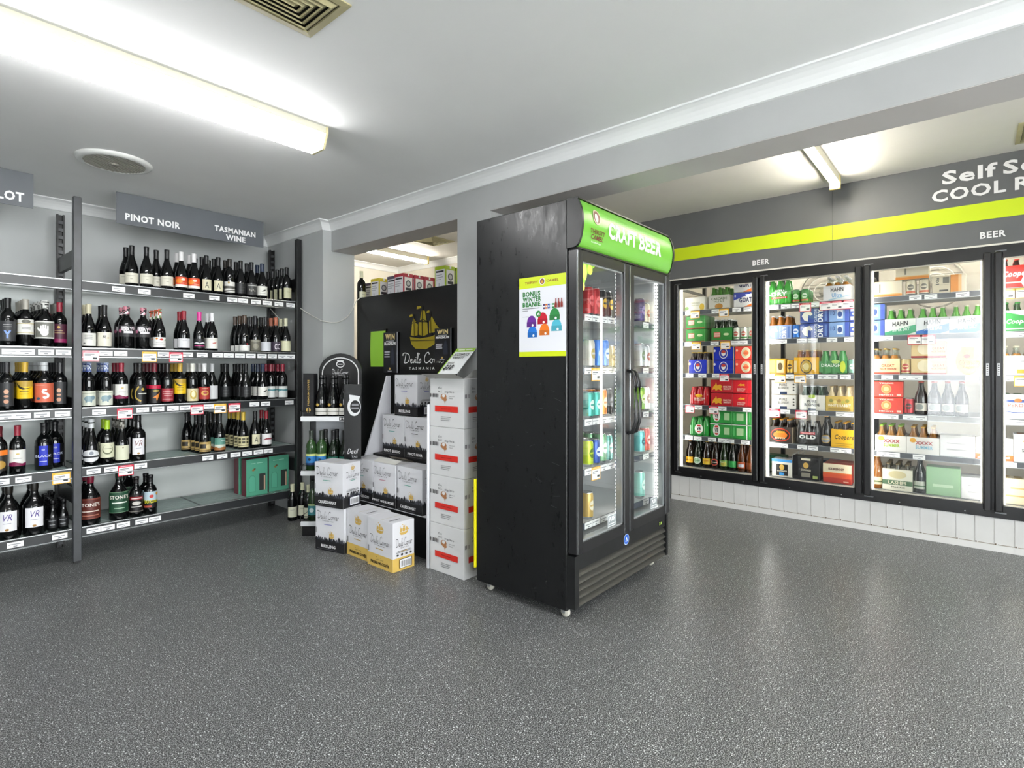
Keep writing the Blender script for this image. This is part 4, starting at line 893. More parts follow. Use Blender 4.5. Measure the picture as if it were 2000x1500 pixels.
for u, x, c, ds in ((712, 2.768, '54435f', 'plum wine cask at the far left end of the partition top, behind the yellow one'), (724, 2.665, 'd8c41e', 'yellow wine cask on top of the black partition'), (756, 2.68, '4a3f55', 'plum wine cask between the yellow cask and the red casks'),
                    (770, 2.65, 'a82336', 'front red wine cask with its side showing, beside the plum cask'), (None, 2.76, 'a82336', 'second red wine cask along the partition top'), (None, 2.865, 'a82336', 'third red wine cask along the partition top'),
                    (None, 2.97, 'a82336', 'red wine cask furthest along, half behind the lime cask'), (849, 2.65, 'a3bd1f', 'lime wine cask on the partition beside the pillar'), (None, 2.76, 'a3bd1f', 'lime wine cask mostly hidden by the pillar edge')):
    if u: yb = at_x(u, x)-.115; last = yb
    o = place(cask(c, ds), (x, last, 1.736)); tag(o, ds, None, 'wine casks on the partition top')
# a pale capped bottle at the end of the partition top
o = place(wmodel('GRB'), (2.66, at_x(707, 2.665), 1.736)); o['label'] = 'dark bottle with pale cap at the pillar end of the partition top'; o['group'] = 'bottles with pale caps'
kx = place(thing('plastic_bag', 'x', 'x') , (0, 0, 0)) if False else None

# ---------------- cartons ----------------
def carton_dc(kind):
    """white wine carton: broad printed face looks towards -X, the narrow one towards -Y"""
    w, d_, h = .16, .25, .29
    r_ = thing('wine_carton', 'x', 'carton'); gold = kind == 'PREMIUM CUVEE'
    mb = MB().bbox(0, 0, 0, w, d_, h, mat('dcdce0', .5), .0015)
    mb.art([('r', 0, .46, 1, .485, 'c9c6b8'), ('r', .1, .2, .6, .24, '55565a')] if gold else [('r', 0, .46, 1, .485, 'c9c6b8')], lambda x, z, L: (x*w, z*d_, h+L*.0004))
    def face(broad):
        it = []; rr = random.Random(kind+str(broad))
        if gold:
            it += [('r', 0, 0, 1, .27, 'd9b65e')]
            it += ship(.5, .72, .32 if broad else .45, .22, 'cfab57', line=False)
            it += [script(.12, .5, .88, .66, '4a4a4c', .09, 4), ('t', 'T A S M A N I A', .3, .455, .7, .475, '6a6a6c'), ('r', .35, .39, .65, .405, 'c9a85a')]
            if broad: it += [('t', 'PREMIUM CUVÉE', .15, .07, .88, .145, '2a2418', {'b': .04}), script(.38, .165, .66, .22, '3a3424', .1, 4), ('r', .04, .3, .09, .42, '8a8a8c')]
        else:
            it += [('r', 0, 0, 1, .24, '1e1e20')]
            x = 0.
            while x < 1:
                b = min(1., x+rr.uniform(.06, .12)); zt = rr.uniform(.26, .36); it.append(('p', [(x-.01, .22), (b+.01, .22), (b, zt-.05), ((x+b)/2, zt), (x, zt-.06)], rr.choice(['232428', '2d2f34', '3a3c42'])))
                it.append(('p', [(x, .24), (x+.04, .23), (x+.05, .29), (x+.02, .30)], rr.choice(['4a4d55', '55585f', '17181a']))); x = b
            it += ship(.6 if broad else .5, .30 if broad else .84, .2, .17 if broad else .12, 'cfab57', line=False)
            it += [script(.1, .73 if broad else .68, .86, .90 if broad else .82, '4a4a4c', .09, 4), ('t', 'T A S M A N I A', .28, .675 if broad else .63, .68, .7 if broad else .65, '6a6a6c')]
            cc = {'CHARDONNAY': '5aa08c', 'RIESLING': '6a6ab0', 'PINOT GRIGIO': '6fb0a8', 'PINOT NOIR': '55555a', 'PINOT NOIR ROSÉ': 'c0788c'}[kind]
            it += [('r', .35, .6, .62, .615, cc)]
            if broad: it += [('t', kind, .5-.035*len(kind)/1.0*.9, .085, .5+.035*len(kind)*.9, .155, 'e9e9ea', {'b': .04}), ('r', .05, .4, .09, .52, '8a8a8c'), ('r', .1, .045, .8, .055, '5a5a5e')]
        if not broad:
            it += [('r', .2, .40, .8, .41, '6a6a6c'), ('r', .12, .375, .85, .385, '6a6a6c'), ('e', .2, .33, .05, .02, '3a3a3c'), ('e', .4, .33, .05, .025, '3a3a3c'), ('e', .6, .33, .05, .025, '5a5a5c'), ('e', .8, .33, .05, .025, '5a5a5c'),
                   ('r', .28, .05, .86, .24, '2a2a44'), ('r', .31, .06, .83, .23, 'eeeef0')]+[('r', .36+.045*i, .08, .36+.045*i+.02, .2, '3a3a3e') for i in range(10)]
        elif gold: it += []
        return it
    mb.art(face(True), lambda a, z, L: (-L*.0003-.0002, d_-a*d_, z*h)).art(face(False), lambda a, z, L: (a*w, -L*.0003-.0002, z*h)).build('box', r_)
    return r_
DC = {}
def dc(k):
    if k not in DC: DC[k] = carton_dc(k)
    return DC[k]
def carton(kind, loc, label, group, rz=0.):
    o = place(dc(kind), loc, rz); tag(o, label, None, group); return o
G1 = 'wine cartons stacked on the floor'; G2 = 'wine cartons on the stepped display'
carton('RIESLING', (1.965, 3.095, .001), 'riesling carton on the floor, under the chardonnay carton', G1, math.radians(14))
carton('CHARDONNAY', (1.955, 3.09, .293), 'chardonnay carton on top of the riesling carton beside the bottle stand', G1, math.radians(14))
carton('PREMIUM CUVEE', (1.985, 2.842, .001), 'gold based cuvee carton on the floor, touching the riesling carton', G1)
carton('PREMIUM CUVEE', (1.967, 2.589, .001), 'nearest gold based cuvee carton on the floor, barcode end showing', G1)
# stepped cardboard display
ds = thing('stepped_display', 'stepped cardboard display with white side wings holding the white wine cartons', 'display stand', (2.25, 2.5, 0))
mb = MB().box(0, .022, 0, .335, .915, .266, mat('161617', .4)).box(.165, .022, .266, .335, .915, .572, mat('161617', .4)); mb.box(-.01, .022, .262, .16, .925, .267, mat('d9d9dc', .5)); mb.build('steps', ds)
def wing(y, poly, name): MB().prism(poly, y, y+.014, mat('eaeaf0', .5), lambda a, b, h_: (a, h_, b)).build(name, ds)
wing(.928, [(.03, 0), (.335, 0), (.335, 1.145), (.30, 1.145), (.215, .86), (.10, .54), (.03, .37)], 'side_wing')
wing(-.006, [(-.085, 0), (.335, 0), (.335, .9), (.2, .985), (-.08, .985), (-.09, .96)], 'side_wing')
MB().tube([(-.088, .001, 0), (-.082, .001, .984)], .012, mat('eaeaf0', .5), 10).build('wing_roll', ds)
carton('CHARDONNAY', (2.24, 2.65, .268), 'chardonnay carton at the near end of the lowest display step', G2)
carton('PINOT NOIR ROSÉ', (2.24, 2.918, .268), 'rosé carton mid lowest display step, flaps opened upward', G2)
carton('PINOT GRIGIO', (2.24, 3.172, .268), 'pinot grigio carton at the far end of the lowest display step', G2)
carton('PINOT NOIR', (2.416, 2.795, .574), 'pinot noir carton on the middle display step', G2)
carton('PINOT GRIGIO', (2.416, 3.05, .574), 'pinot grigio carton on the middle display step', G2)
carton('RIESLING', (2.427, at_x(815, 2.427), .8655), 'riesling carton alone on the highest display step', G2)
t = thing('carton_flaps', 'raised open flaps lying across the rosé carton top', 'carton flap', (2.24, 2.918, .56))
MB().add([(0, 0, 0), (0, .25, 0), (.05, .25, .022), (.05, 0, .022)], [(0, 1, 2, 3)], mat('d4d3cc', .6)).add([(.16, 0, 0), (.16, .25, 0), (.09, .2, .03), (.09, 0.02, .03)], [(0, 1, 2, 3)], mat('a39a88', .7)).build('flap', t)

# red-striped cartons
def carton_ac():
    w, d_, h = .185, .29, .284
    r_ = thing('striped_carton', 'x', 'carton'); mb = MB().bbox(0, 0, 0, w, d_, h, mat('d2d2d2', .5), .002)
    def face(b):
        k = 1 if b else 1.35
        return [('t', 'the', .25*k, .78, .36*k, .835, '4a4a4c', {'b': 0}), ('t', 'acc', .25*k, .715, .37*k, .75, '4a4a4c', {'b': 0}), ('t', 'mplice', .45*k, .695, .72*k if b else .98, .75, '4a4a4c', {'b': 0}), ('t', 'second', .58*k, .63, .73*k, .655, '6a6a6c', {'b': 0}) if b else ('r', .8, .63, .95, .64, '6a6a6c'), ('t', 'heist', .58*k, .585, .68*k, .615, '6a6a6c', {'b': 0}) if b else ('r', .8, .6, .9, .61, '6a6a6c'),
                ('e', .42*k, .63, .085, .06, 'a8744c'), ('e', .42*k, .65, .045, .035, 'dcdcdc'), ('p', [(.32*k, .62), (.38*k, .57), (.46*k, .53), (.52*k, .56), (.5*k, .6)], 'a8744c'), ('p', [(.44*k, .57), (.46*k, .48), (.47*k, .57)], 'a8744c')]+[
                ('r', .02+i*.045*k, .61, .04+i*.045*k, .69, '2a2a2c') for i in range(6 if b else 4)]+[('r', .17, .32, .84, .44, 'cf2a20'), ('r', .35, .375, .66, .385, '7a1a14'), ('r', .35, .21, .64, .22, '7a7a7c'), ('r', .35, .175, .62, .185, '7a7a7c'), ('r', .35, .14, .6, .15, '7a7a7c')]+([] if b else [('r', .6, .05, .95, .22, '2a2a38'), ('r', .64, .07, .91, .2, 'e6e6e8')])
    mb.art(face(True), lambda a, z, L: (-L*.0003-.0002, d_-a*d_, z*h)).art(face(False), lambda a, z, L: (a*w, -L*.0003-.0002, z*h)).build('box', r_)
    return r_
ac = carton_ac()
for k, lb in enumerate(('lowest red striped carton of the stack beside the black fridge', 'red striped carton second up in the stack beside the fridge', 'red striped carton third up in the stack beside the fridge', 'topmost red striped carton, opened, in the stack beside the fridge')):
    o = place(ac, (2.158, 2.19, .001+k*.2855)); tag(o, lb, None, 'red striped cartons stacked beside the fridge'); top = o
FL = mat('b4b2ae', .6)
MB().add([(0, 0, .286), (0, .29, .286), (-.075, .29, .312), (-.075, .0, .312)], [(0, 1, 2, 3)], FL).art([('r', .2, .35, .75, .6, 'a8453c')], lambda a, b, L: (-.075*b-.001*L, .29-.29*a, .286+.026*b+.001*L)).build('flap', top)
MB().add([(0, 0, .286), (.185, 0, .286), (.185, -.04, .34), (.03, -.05, .335)], [(0, 1, 2, 3)], mat('d9d8d4', .6)).build('flap', top)
t = thing('price_card', 'white special price card with lime border leaning above the open carton', 'sign', (2.195, 2.29, 1.17))
fc_ = lambda a, b, L: (.165*b-.0006*L, .165-.165*a, .155*b+.0006*L)
MB().add([fc_(a, b, q) for q in (0, -4) for a, b in ((0, 0), (1, 0), (1, 1), (0, 1))], [(0, 1, 2, 3), (7, 6, 5, 4), (0, 4, 5, 1), (1, 5, 6, 2), (2, 6, 7, 3), (3, 7, 4, 0)], mat('e9ecec', .4)).build('card', t)
MB().art([('r', 0, .86, 1, 1, '8dbb2c'), ('r', 0, 0, .05, 1, '8dbb2c'), ('r', .15, .91, .5, .95, 'eef4e0'), ('r', .56, .91, .9, .95, 'eef4e0'), ('t', 'ACCOMPLICE', .12, .68, .92, .78, '1f1f22', {'s': .2}), ('t', 'VARIETY', .2, .56, .8, .65, '1f1f22', {'s': .2}), ('t', 'SINGLE', .15, .36, .5, .43, '1f1f22', {'s': .2}), ('t', '$10', .15, .1, .6, .32, '1f1f22', {'b': .05, 's': .2})], fc_).build('card_print', t)
t = thing('yellow_board', 'thin yellow card fixed on the fridge back, its edge showing beside the striped cartons', 'board', (2.109, 2.0565, .12))
MB().bbox(.0, .0, .0, .16, .010, .48, mat('e9dc12', .5), .001).build('board', t)

# ---------------- black bottle stand ----------------
R3 = TH-PI/2; d0 = 3.89; l0 = -1.3145
SX, SY = CT*d0+ST*l0, ST*d0-CT*l0
st = thing('bottle_stand', 'narrow black cardboard bottle stand with white shelf edges and round topped header', 'display stand', (SX, SY, 0), R3)
def loc_u(u, y): # local x on the stand for a column of the photo
    return (u-1000)/FPX*(d0+y)-l0
SW2 = .153; SZS = [.853, .463, .10]
mb = MB().box(-.192, 0, 0, SW2, .27, .085, M_BLK2).box(-.192, .262, .085, SW2, .272, .86, mat('c9ccd2', .5)).box(-.192, .15, .085, -.186, .262, .845, M_BLK2).box(SW2-.006, .02, .085, SW2, .262, .845, M_BLK2); mb.build('body', st)
for z in SZS:
    mb = MB().box(-.202, -.004, z-.03, SW2, 0, z+.004, mat('e2e4e6', .4)).box(-.196, 0, z-.028, SW2-.007, .26, z, M_BLK2); o = mb.build('shelf', st)
    MB().tube([(-.2, -.006, z+.04), (-.2, .15, z+.04)], .002, M_BLK, 6).tube([(-.2, -.006, z+.04), (SW2-.01, -.006, z+.04)], .002, M_BLK, 6).tube([(-.2, -.006, z), (-.2, -.006, z+.04)], .002, M_BLK, 6).build('guard_wire', o)
MB().art([('r', 0, 0, 1, 1, '17181a'), ('t', '$ 00.00', .06, .2, .94, .85, 'e6e6e6', {'b': .04})], flat(.075, .828, .085, .024, -.0045)).build('price_strip', st)
def arch(w, zc, zb, n=16): return [(-w, zb)]+[(-w*math.cos(PI*i/n), zc+w*.86*math.sin(PI*i/n)) for i in range(n+1)]+[(w, zb)]
MB().prism(arch(.165, 1.175, .86), .262, .274, M_BLK2, lambda a, b, h_: (a, h_, b)).build('header_board', st)
mb = MB(); f1 = lambda x, z, L: (x, .2615-L*.0006, z)
mb.art([('p', arch(.142, 1.165, .95), 'd9d9d9'), ('p', arch(.134, 1.163, .95), '121213'), ('e', 0, 1.235, .032, .027, 'e6e6e6'), ('p', [(-.026, 1.262), (.026, 1.262), (.018, 1.247), (-.018, 1.247)], 'e6e6e6'), ('e', 0, 1.233, .025, .019, '121213'), ('r', -.018, 1.230, .018, 1.236, 'c9c9c9'), script(-.062, 1.160, .062, 1.195, 'e6e6e6', .1, 4), ('t', 'TASMANIA', -.04, 1.148, .04, 1.154, 'd0d0d0')], f1); mb.build('header_print', st)
MB().box(.125, -.052, .56, .245, -.046, 1.09, mat('121214', .3)).art([('e', .6, .70, .4, .125, 'dfe0e2'), ('p', [(.3, .86), (.95, .84), (.85, .76), (.35, .76)], 'dfe0e2'), ('e', .66, .70, .30, .085, '121214'), ('r', .46, .71, .86, .74, '8a8a8e'), ('r', .44, .665, .88, .69, '8a8a8e'), script(.15, .06, 1.5, .15, 'e2e2e4', .1, 4) if False else ('t', 'Devil', .2, .07, .85, .14, 'e2e2e4', {'s': .4, 'b': 0}), ('t', 'TAS', .45, .02, .8, .045, 'c9c9cc')], flat(.125, .56, .12, .53, -.0523)).build('side_flap', st)
W_('SPK', 'sparkling bottle', 'S', '1c1c1d', .012, .062, 'd6d4cc', [('r', 0, .48, 1, .54, '55534c'), ('e', .35, 1.45, .12, .22, 'b99a4c')])
W_('GRL', 'clear green bottle with blue sea label', 'B', '2a332a', .04, .12, '2f7fc0', [('r', 0, .8, 1, 1, 'cfd88a'), ('r', 0, 0, 1, .2, '1c3b6a'), ('e', .5, .5, .1, .12, '16304a')], glass='2c4a26')
W_('GRT', 'green bottle with teal label', 'B', '1e2520', .04, .12, '3a7f86', [('r', 0, .85, 1, 1, 'b8c88a'), ('e', .5, .45, .16, .2, 'cfe0e0')], glass='22381f')
W_('DKG', 'dark burgundy bottle', 'G', '1b1b1c', .03, .1, '1f6a58', [], glass='101a10')
def stand_put(k, u, y, si, label):
    x = loc_u(u, y); p = Vector((x, y)); c, s = math.cos(R3), math.sin(R3)
    o = place(wmodel(k), (SX+x*c-y*s, SY+x*s+y*c, SZS[si]+.001), R3); tag(o, label, None, 'bottles on the black cardboard stand')
bw = ['front left', 'front middle', 'front right']
for i, u in enumerate((628, 650.5, 673)):
    stand_put('SPK', u, .06, 0, 'sparkling bottle with gold emblem, %s on the top shelf of the black stand' % bw[i])
for i, u in enumerate((634, 656, 678)):
    stand_put('SPK', u, .15, 0, 'sparkling bottle, %s of second row on top shelf of the black stand' % ['left', 'middle', 'right'][i])
stand_put('GRL', 608, .055, 1, 'green bottle with blue sea label nearest the left edge of the stand'); stand_put('GRL', 628, .055, 1, 'green bottle with blue sea label, second along on stand middle shelf')
for i, u in enumerate((651.5, 673)): stand_put('DKG', u, .06, 1, 'dark burgundy bottle, front row %s, behind the chardonnay carton' % ['left', 'right'][i])
for i, u in enumerate((636, 658, 678)): stand_put('DKG', u, .15, 1, 'dark burgundy bottle, second row %s, on stand middle shelf' % ['left', 'centre', 'right'][i])
stand_put('GRT', 612, .06, 2, 'green bottle with teal label on the lowest shelf of the black stand'); stand_put('GRT', 634, .06, 2, 'green teal labelled bottle partly behind cartons, lowest stand shelf')
t = thing('bottle_gift_carton', 'slim black gold-lettered carton upright on the top shelf of the black stand', 'gift box', (SX, SY, 0), R3)
o = MB().bbox(-.197, .03, .854, -.119, .11, 1.165, mat('17171a', .3), .002).build('box', t)
MB().art([('t', 'PREMIUM CUVEE', .42, .25, .58, .85, 'b3954e', {'rot': 1, 'b': .03}), ('e', .5, .15, .22, .06, 'b3954e'), ('r', .44, .09, .56, .2, '17171a')], flat(-.197, .854, .078, .311, .0295)).build('lettering', t)
for x, y, lb in ((2.145, 4.107, 'dark bottle with pale cap on floor below shelf end, outermost'), (2.225, 4.10, 'dark bottle with pale cap on floor, nearest the wall corner'), (2.215, 3.99, 'dark bottle with pale cap on floor beside the black stand')):
    o = place(wmodel('GRB'), (x, y, .001), -.5); tag(o, lb, None, 'bottles with pale caps')
# ---------------- cool room front ----------------
struct('wall_cooler', MB().box(XK, YN, 0, XK+.06, 2.12, .225, M_KICK).box(XK, 2.12, 0, XK+.06, 3.3, 2.02, M_FASC).box(XK, YN, 2.02, XK+.06, 3.3, ZA, M_FASC).box(XK, 3.3, 0, XK+.06, YF, ZA, M_CREAM))
mb = MB().box(XK-.006, YN, 0, XK, 2.12, .043, mat('dddcda', .4)); struct('baseboard_cooler', mb)
mb = MB()
y = YN
while y < 2.1:
    mb.box(XK-.0025, y, .043, XK, y+.003, .22, mat('c6c4c1', .5)); mb.box(XK-.003, y-.006, .043, XK-.0005, y+.0, .052, mat('6a5a4a', .8)); mb.box(XK-.0025, y+.0, .044, XK-.0002, y+.085, .0475, mat('9a8f82', .8)); y += .098
struct('trim_4', mb)
struct('trim_5', MB().box(XK-.014, YN, 2.008, XK, 2.14, 2.02, mat('d8d5cc', .35)))
# fascia sign: lime stripe and words
fs = thing('fascia_sign', 'grey fascia sign with lime stripe reading self serve cool room above the cooler doors', 'sign', (XK, 0, 2.02))
MB().box(-.003, YN, .168, 0, 3.28, .281, mat('c3d91a', .42)).build('lime_stripe', fs)
for y in (at_x(1626, XK), -1.6): MB().box(-.0036, y, .0, -.0001, y+.0018, .58, mat('3f4143', .5)).build('panel_joint', fs)
yS = at_x(1840, XK); yC = at_x(1820, XK)
def word(t, ya, w, z0, z1, b=.03):
    o = MB().art([('t', t, 0, 0, 1, 1, 'e6e6e8', {'b': b})], flatx(0, 0, w, z1-z0, 0), dict(rough=.4)).build('lettering', fs); o.location = (-.0042, ya, z0-2.02)
word('Self', yS, yS-at_x(1948, XK), 2.464, 2.556); word('Serve', at_x(1959, XK), .40, 2.464, 2.552)
word('COOL', yC, yC-at_x(1965, XK), 2.35, 2.434); word('ROOM', at_x(1982, XK), .42, 2.35, 2.434)
for u0, u1 in ((1470, 1503), (1914, 1965)): word('BEER', at_x(u0, XK), at_x(u0, XK)-at_x(u1, XK), 2.062, 2.106)

# frame, doors, inner shelves
DY = [2.09, 1.349, .621, -.1006, -.826, -1.551]
ck = thing('display_cooler', 'long black framed walk-in beer cooler with a row of glass doors', 'cooler', (XK, 0, .22))
def kb(mb, name, par=None, lb=None):
    o = mb.build(name, par or ck, lb); o.location = (-XK, 0, -.22) if (par or ck) is ck else (0, 0, 0); return o
mb = MB().box(XK-.012, DY[-1]-.03, .222, XK+.05, 2.118, .275, M_ALU).box(XK-.012, DY[-1]-.03, 1.955, XK+.05, 2.118, 2.008, M_ALU).box(XK-.012, 2.075, .275, XK+.05, 2.118, 1.955, M_ALU)
for y in DY[1:]: mb.box(XK-.006, y-.02, .275, XK+.045, y+.02, 1.955, M_ALU)
kb(mb, 'outer_frame')
for i in range(5):
    ya, yb = DY[i]-.006, DY[i+1]+.006
    if i == 0: ya = 2.078
    d_ = empty('door'); d_.parent = ck; f = .043; z0, z1 = .268, 1.962; xa, xb = XK-.05, XK-.008
    mb = MB().bbox(xa, ya-f, z0, xb, ya, z1, M_ALU, .008).bbox(xa, yb, z0, xb, yb+f, z1, M_ALU, .008).box(xa+.004, yb+f, z0, xb, ya-f, z0+f, M_ALU).box(xa+.004, yb+f, z1-f, xb, ya-f, z1, M_ALU)
    o = mb.build('door_frame', d_); o.location = (-XK, 0, -.22)
    mb = MB()
    for a, b, c, e in ((ya-f-.007, ya-f, z0+f, z1-f), (yb+f, yb+f+.007, z0+f, z1-f), (yb+f, ya-f, z0+f, z0+f+.007), (yb+f, ya-f, z1-f-.007, z1-f)): mb.box(xa+.012, a, c, xb-.004, b, e, mat('c9c4b8', .35, .4))
    o = mb.build('glazing_spacer', d_); o.location = (-XK, 0, -.22)
    o = MB().box(xa+.016, yb+f, z0+f, xa+.020, ya-f, z1-f, M_GLASS).build('pane', d_); o.location = (-XK, 0, -.22)
    hy_ = ya-f/2 if i % 2 else yb+f/2
    mb = MB().box(xa-.0008, hy_-.007, 1.155, xa, hy_+.007, 1.235, mat('d9dadc', .4))
    for k in range(5): mb.box(xa-.0014, hy_-.004, 1.163+k*.014, xa-.0006, hy_+.004, 1.169+k*.014, mat('3a3b3e', .4))
    o = mb.build('pull_sticker', d_); o.location = (-XK, 0, -.22)
    for zz in (.262, 1.965):
        o = MB().box(xa+.01, ya-.06, zz-.004, xb, ya-.005, zz+.004, mat('8c8e90', .3, .9)).build('hinge', d_); o.location = (-XK, 0, -.22)
for y in [k*.36-1.4 for k in range(10)]: kb(MB().lathe([(0, 0), (.004, 0)], mat('dddddd', .3, .9), n=8, M=Matrix.Translation((XK-.0125, y, .243)) @ Matrix.Rotation(-PI/2, 4, 'Y')), 'screw')
# inner lining of the cool room
XR = 6.35; YE0, YE1 = DY[-1]-.3, 2.35
M_IN = noisy('cool_room_panel', 'c9c3b6', 'd2ccbf', 2, .5)
mb = MB().box(XR, YE0, .2, XR+.05, YE1, 2.35, M_IN).box(XK+.06, YE0-.05, .2, XR, YE0, 2.35, M_IN).box(XK+.06, YE1, .2, XR, YE1+.05, 2.35, M_IN).box(XK+.06, YE0, 2.3, XR, YE1, 2.35, M_IN).box(XK+.06, YE0, .2, XR, YE1, .262, mat('77777a', .5))
struct('wall_coolroom', mb)
XS0, XS1 = 4.87, 5.5
CZ = [1.732, 1.445, 1.155, .865, .583, .30]
for y in DY:
    kb(MB().box(XS1-.02, y-.016, .265, XS1+.012, y+.016, 2.05, M_BLK), 'rear_post')
    kb(MB().box(XS0+.045, y-.006, 1.93, XS1-.02, y+.006, 1.955, M_BLK), 'side_arm')
for i in range(5):
    for y in (DY[i]-.062, ): kb(MB().box(XK+.022, y-.0, .31, XK+.034, y+.016, 1.92, M_LED), 'light_strip')
    kb(MB().box(XK+.022, DY[i+1]+.046, .31, XK+.034, DY[i+1]+.06, 1.92, M_LED), 'light_strip')
CTK = {(0, 0): [(1346, 'w'), (1358, 'y'), (1398, 'w'), (1414, 'y'), (1439, 'w'), (1461, 'w')], (0, 1): [(1345, 'w'), (1360, 'y'), (1396, 'w'), (1417, 'y'), (1436, 'w'), (1452, 'w')],
       (0, 2): [(1347, 'w'), (1372, 'w'), (1399, 'w'), (1415, 'r'), (1456, 'w'), (1469, 'w')], (0, 3): [(1348, 'r'), (1364, 'w'), (1394, 'r'), (1411, 'w'), (1459, 'w')], (0, 4): [(1346, 'w'), (1363, 'w'), (1391, 'w'), (1411, 'w'), (1426, 'w'), (1456, 'w')],
       (1, 0): [(1512, 'w'), (1535, 'w'), (1555, 'w'), (1573, 'r'), (1592, 'w'), (1613, 'r'), (1635, 'r'), (1657, 'r')], (1, 1): [(1510, 'w'), (1528, 'w'), (1566, 'w'), (1587, 'w'), (1625, 'w'), (1660, 'w')],
       (1, 2): [(1505, 'w'), (1524, 'y'), (1542, 'w'), (1563, 'y'), (1580, 'w'), (1607, 'w'), (1626, 'w'), (1651, 'w')], (1, 3): [(1513, 'r'), (1534, 'w'), (1565, 'r'), (1588, 'w'), (1643, 'w'), (1664, 'w')], (1, 4): [(1512, 'w'), (1530, 'w'), (1567, 'w'), (1588, 'w'), (1632, 'w'), (1652, 'w')],
       (2, 0): [(1788, 'w'), (1818, 'w'), (1880, 'w')], (2, 1): [(1712, 'w'), (1733, 'w'), (1787, 'r'), (1812, 'r')], (2, 2): [(1733, 'w'), (1767, 'w'), (1790, 'w'), (1899, 'w')], (2, 3): [(1720, 'w'), (1743, 'w'), (1775, 'w'), (1799, 'w')], (2, 4): [(1703, 'w'), (1724, 'w'), (1746, 'w'), (1795, 'w')],
       (3, 0): [(1966, 'y'), (1999, 'y')], (3, 1): [(1968, 'w'), (1993, 'w')], (3, 2): [(1969, 'w'), (1998, 'y')], (3, 3): [(1970, 'w'), (1995, 'w')], (3, 4): [(1972, 'w')]}
for i in range(5):
    ya, yb = DY[i]-.014, DY[i+1]+.014
    for k, z in enumerate(CZ):
        mb = MB().box(XS0, yb, z-.038, XS0+.006, ya, z+.002, mat('4a4d52', .35)).box(XS0-.003, yb, z-.040, XS0, ya, z-.036, mat('b9bcbe', .3, .6)).box(XS0-.003, yb, z, XS0, ya, z+.003, mat('b9bcbe', .3, .6))
        mb.box(XS0+.006, yb, z-.007, XS1-.03, ya, z-.0005, mat('8f9294', .4))
        o = kb(mb, 'shelf')
        tickets(o, [(at_x(u, XS0), t_) for u, t_ in CTK.get((i, k), []) if yb+.03 < at_x(u, XS0) < ya-.03], XS0-.0035, z-.0195, -PI/2, 1)
for y in (1.6, .2, -1.2):  # fill tubes added to lift the cool room's rear wall and interior
    t = thing('cool_room_fill', 'added fill tube under the cool room ceiling behind the %s' % {1.6: 'first cooler door', .2: 'third cooler door', -1.2: 'doors beyond the picture edge'}[y], 'ceiling light', (5.75, y, 2.3))
    MB().box(-.035, -.45, -.03, .035, .45, 0, mat('d5d5d0', .4)).build('housing', t); MB().tube([(0, -.43, -.045), (0, .43, -.045)], .014, M_WTUBE, 10).build('tube', t)
# evaporator fans on the rear wall
for y, lb in ((at_x(1606, 6.2), 'round fan guard on the cool room rear wall, behind the clear topped six-pack'), (at_x(1826, 6.2), 'round fan guard on the cool room rear wall, above the cream boxes')):
    t = thing('fan_guard', lb, 'fan', (6.3, y, 1.98)); R = Matrix.Rotation(-PI/2, 4, 'Y')
    for r in (.21, .15, .09):
        MB().tube([(-.02, r*math.cos(a*PI/16), r*math.sin(a*PI/16)) for a in range(33)], .006, mat('e2dfd6', .4), 6).build('ring', t)
    MB().lathe([(.225, 0), (.225, .05), (.21, .05)], mat('b9b4a8', .5), n=24, M=R).build('shroud', t)
    for z in (-.08, 0, .08): MB().box(-.024, -.2, z-.004, -.014, .2, z+.004, mat('8a857a', .4)).build('guard_bar', t)
    MB().lathe([(0, .02), (.045, .02), (.045, 0)], mat('8c877c', .5), n=16, M=R).build('motor_hub', t)

# ---------------- beer packs ----------------
BP = [(0, 0), (.024, 0), (.0285, .003), (.0285, .108), (.025, .125), (.0165, .148), (.0125, .165), (.0115, .188), (.013, .190), (.013, .196), (0, .196)]
LNK = [(0, 0), (.034, 0), (.037, .004), (.037, .12), (.033, .145), (.022, .175), (.0155, .20), (.013, .232), (.015, .234), (.015, .242), (0, .242)]
def six(desc, side, front, glass, cap, carrier_h=.112, w=.178, edge=None, full=False):
    """carrier looks towards -Y; six bottle necks rise out of it"""
    r_ = thing('six_pack', 'x', 'six-pack'); d_ = .118
    mb = MB(); mb.box(-w/2, 0, 0, w/2, d_, carrier_h, mat(side, .45))
    if edge: mb.box(-w/2-.0008, .004, 0, -w/2, d_-.004, carrier_h, mat(edge, .45)).box(w/2, .004, 0, w/2+.0008, d_-.004, carrier_h, mat(edge, .45))
    mb.add([(-w/2, d_/2, carrier_h), (w/2, d_/2, carrier_h), (w/2-.03, d_/2, carrier_h+.07), (-w/2+.03, d_/2, carrier_h+.07)], [(0, 1, 2, 3), (3, 2, 1, 0)], mat(side, .5)) if full else None
    mb.art(front, flat(-w/2, 0, w, carrier_h, -.0003), dict(rough=.42)); mb.build('carrier', r_)
    nk = MB().lathe([(r, z) for r, z in BP if z >= .100][:-3], mat(glass, .05, spec=.7) if glass not in ('clear',) else M_CLEAR, n=12)
    nk.lathe([(.0135, .186), (.0145, .188), (.0135, .196), (0, .197)], mat(cap, .3, .3), n=12)
    if glass == 'clear': nk.lathe([(0, .1), (.0275, .1), (.0275, .11), (.0235, .128), (.0175, .145), (0, .145)], mat('c47d16', .2), n=12)
    me = nk.mesh('bottle')
    for a in (-1, 0, 1):
        for b in (0, 1):
            o = bpy.data.objects.new('bottle', me); COL.objects.link(o); o.parent = r_; o.location = (a*.057, .031+b*.057, 0)
    return r_
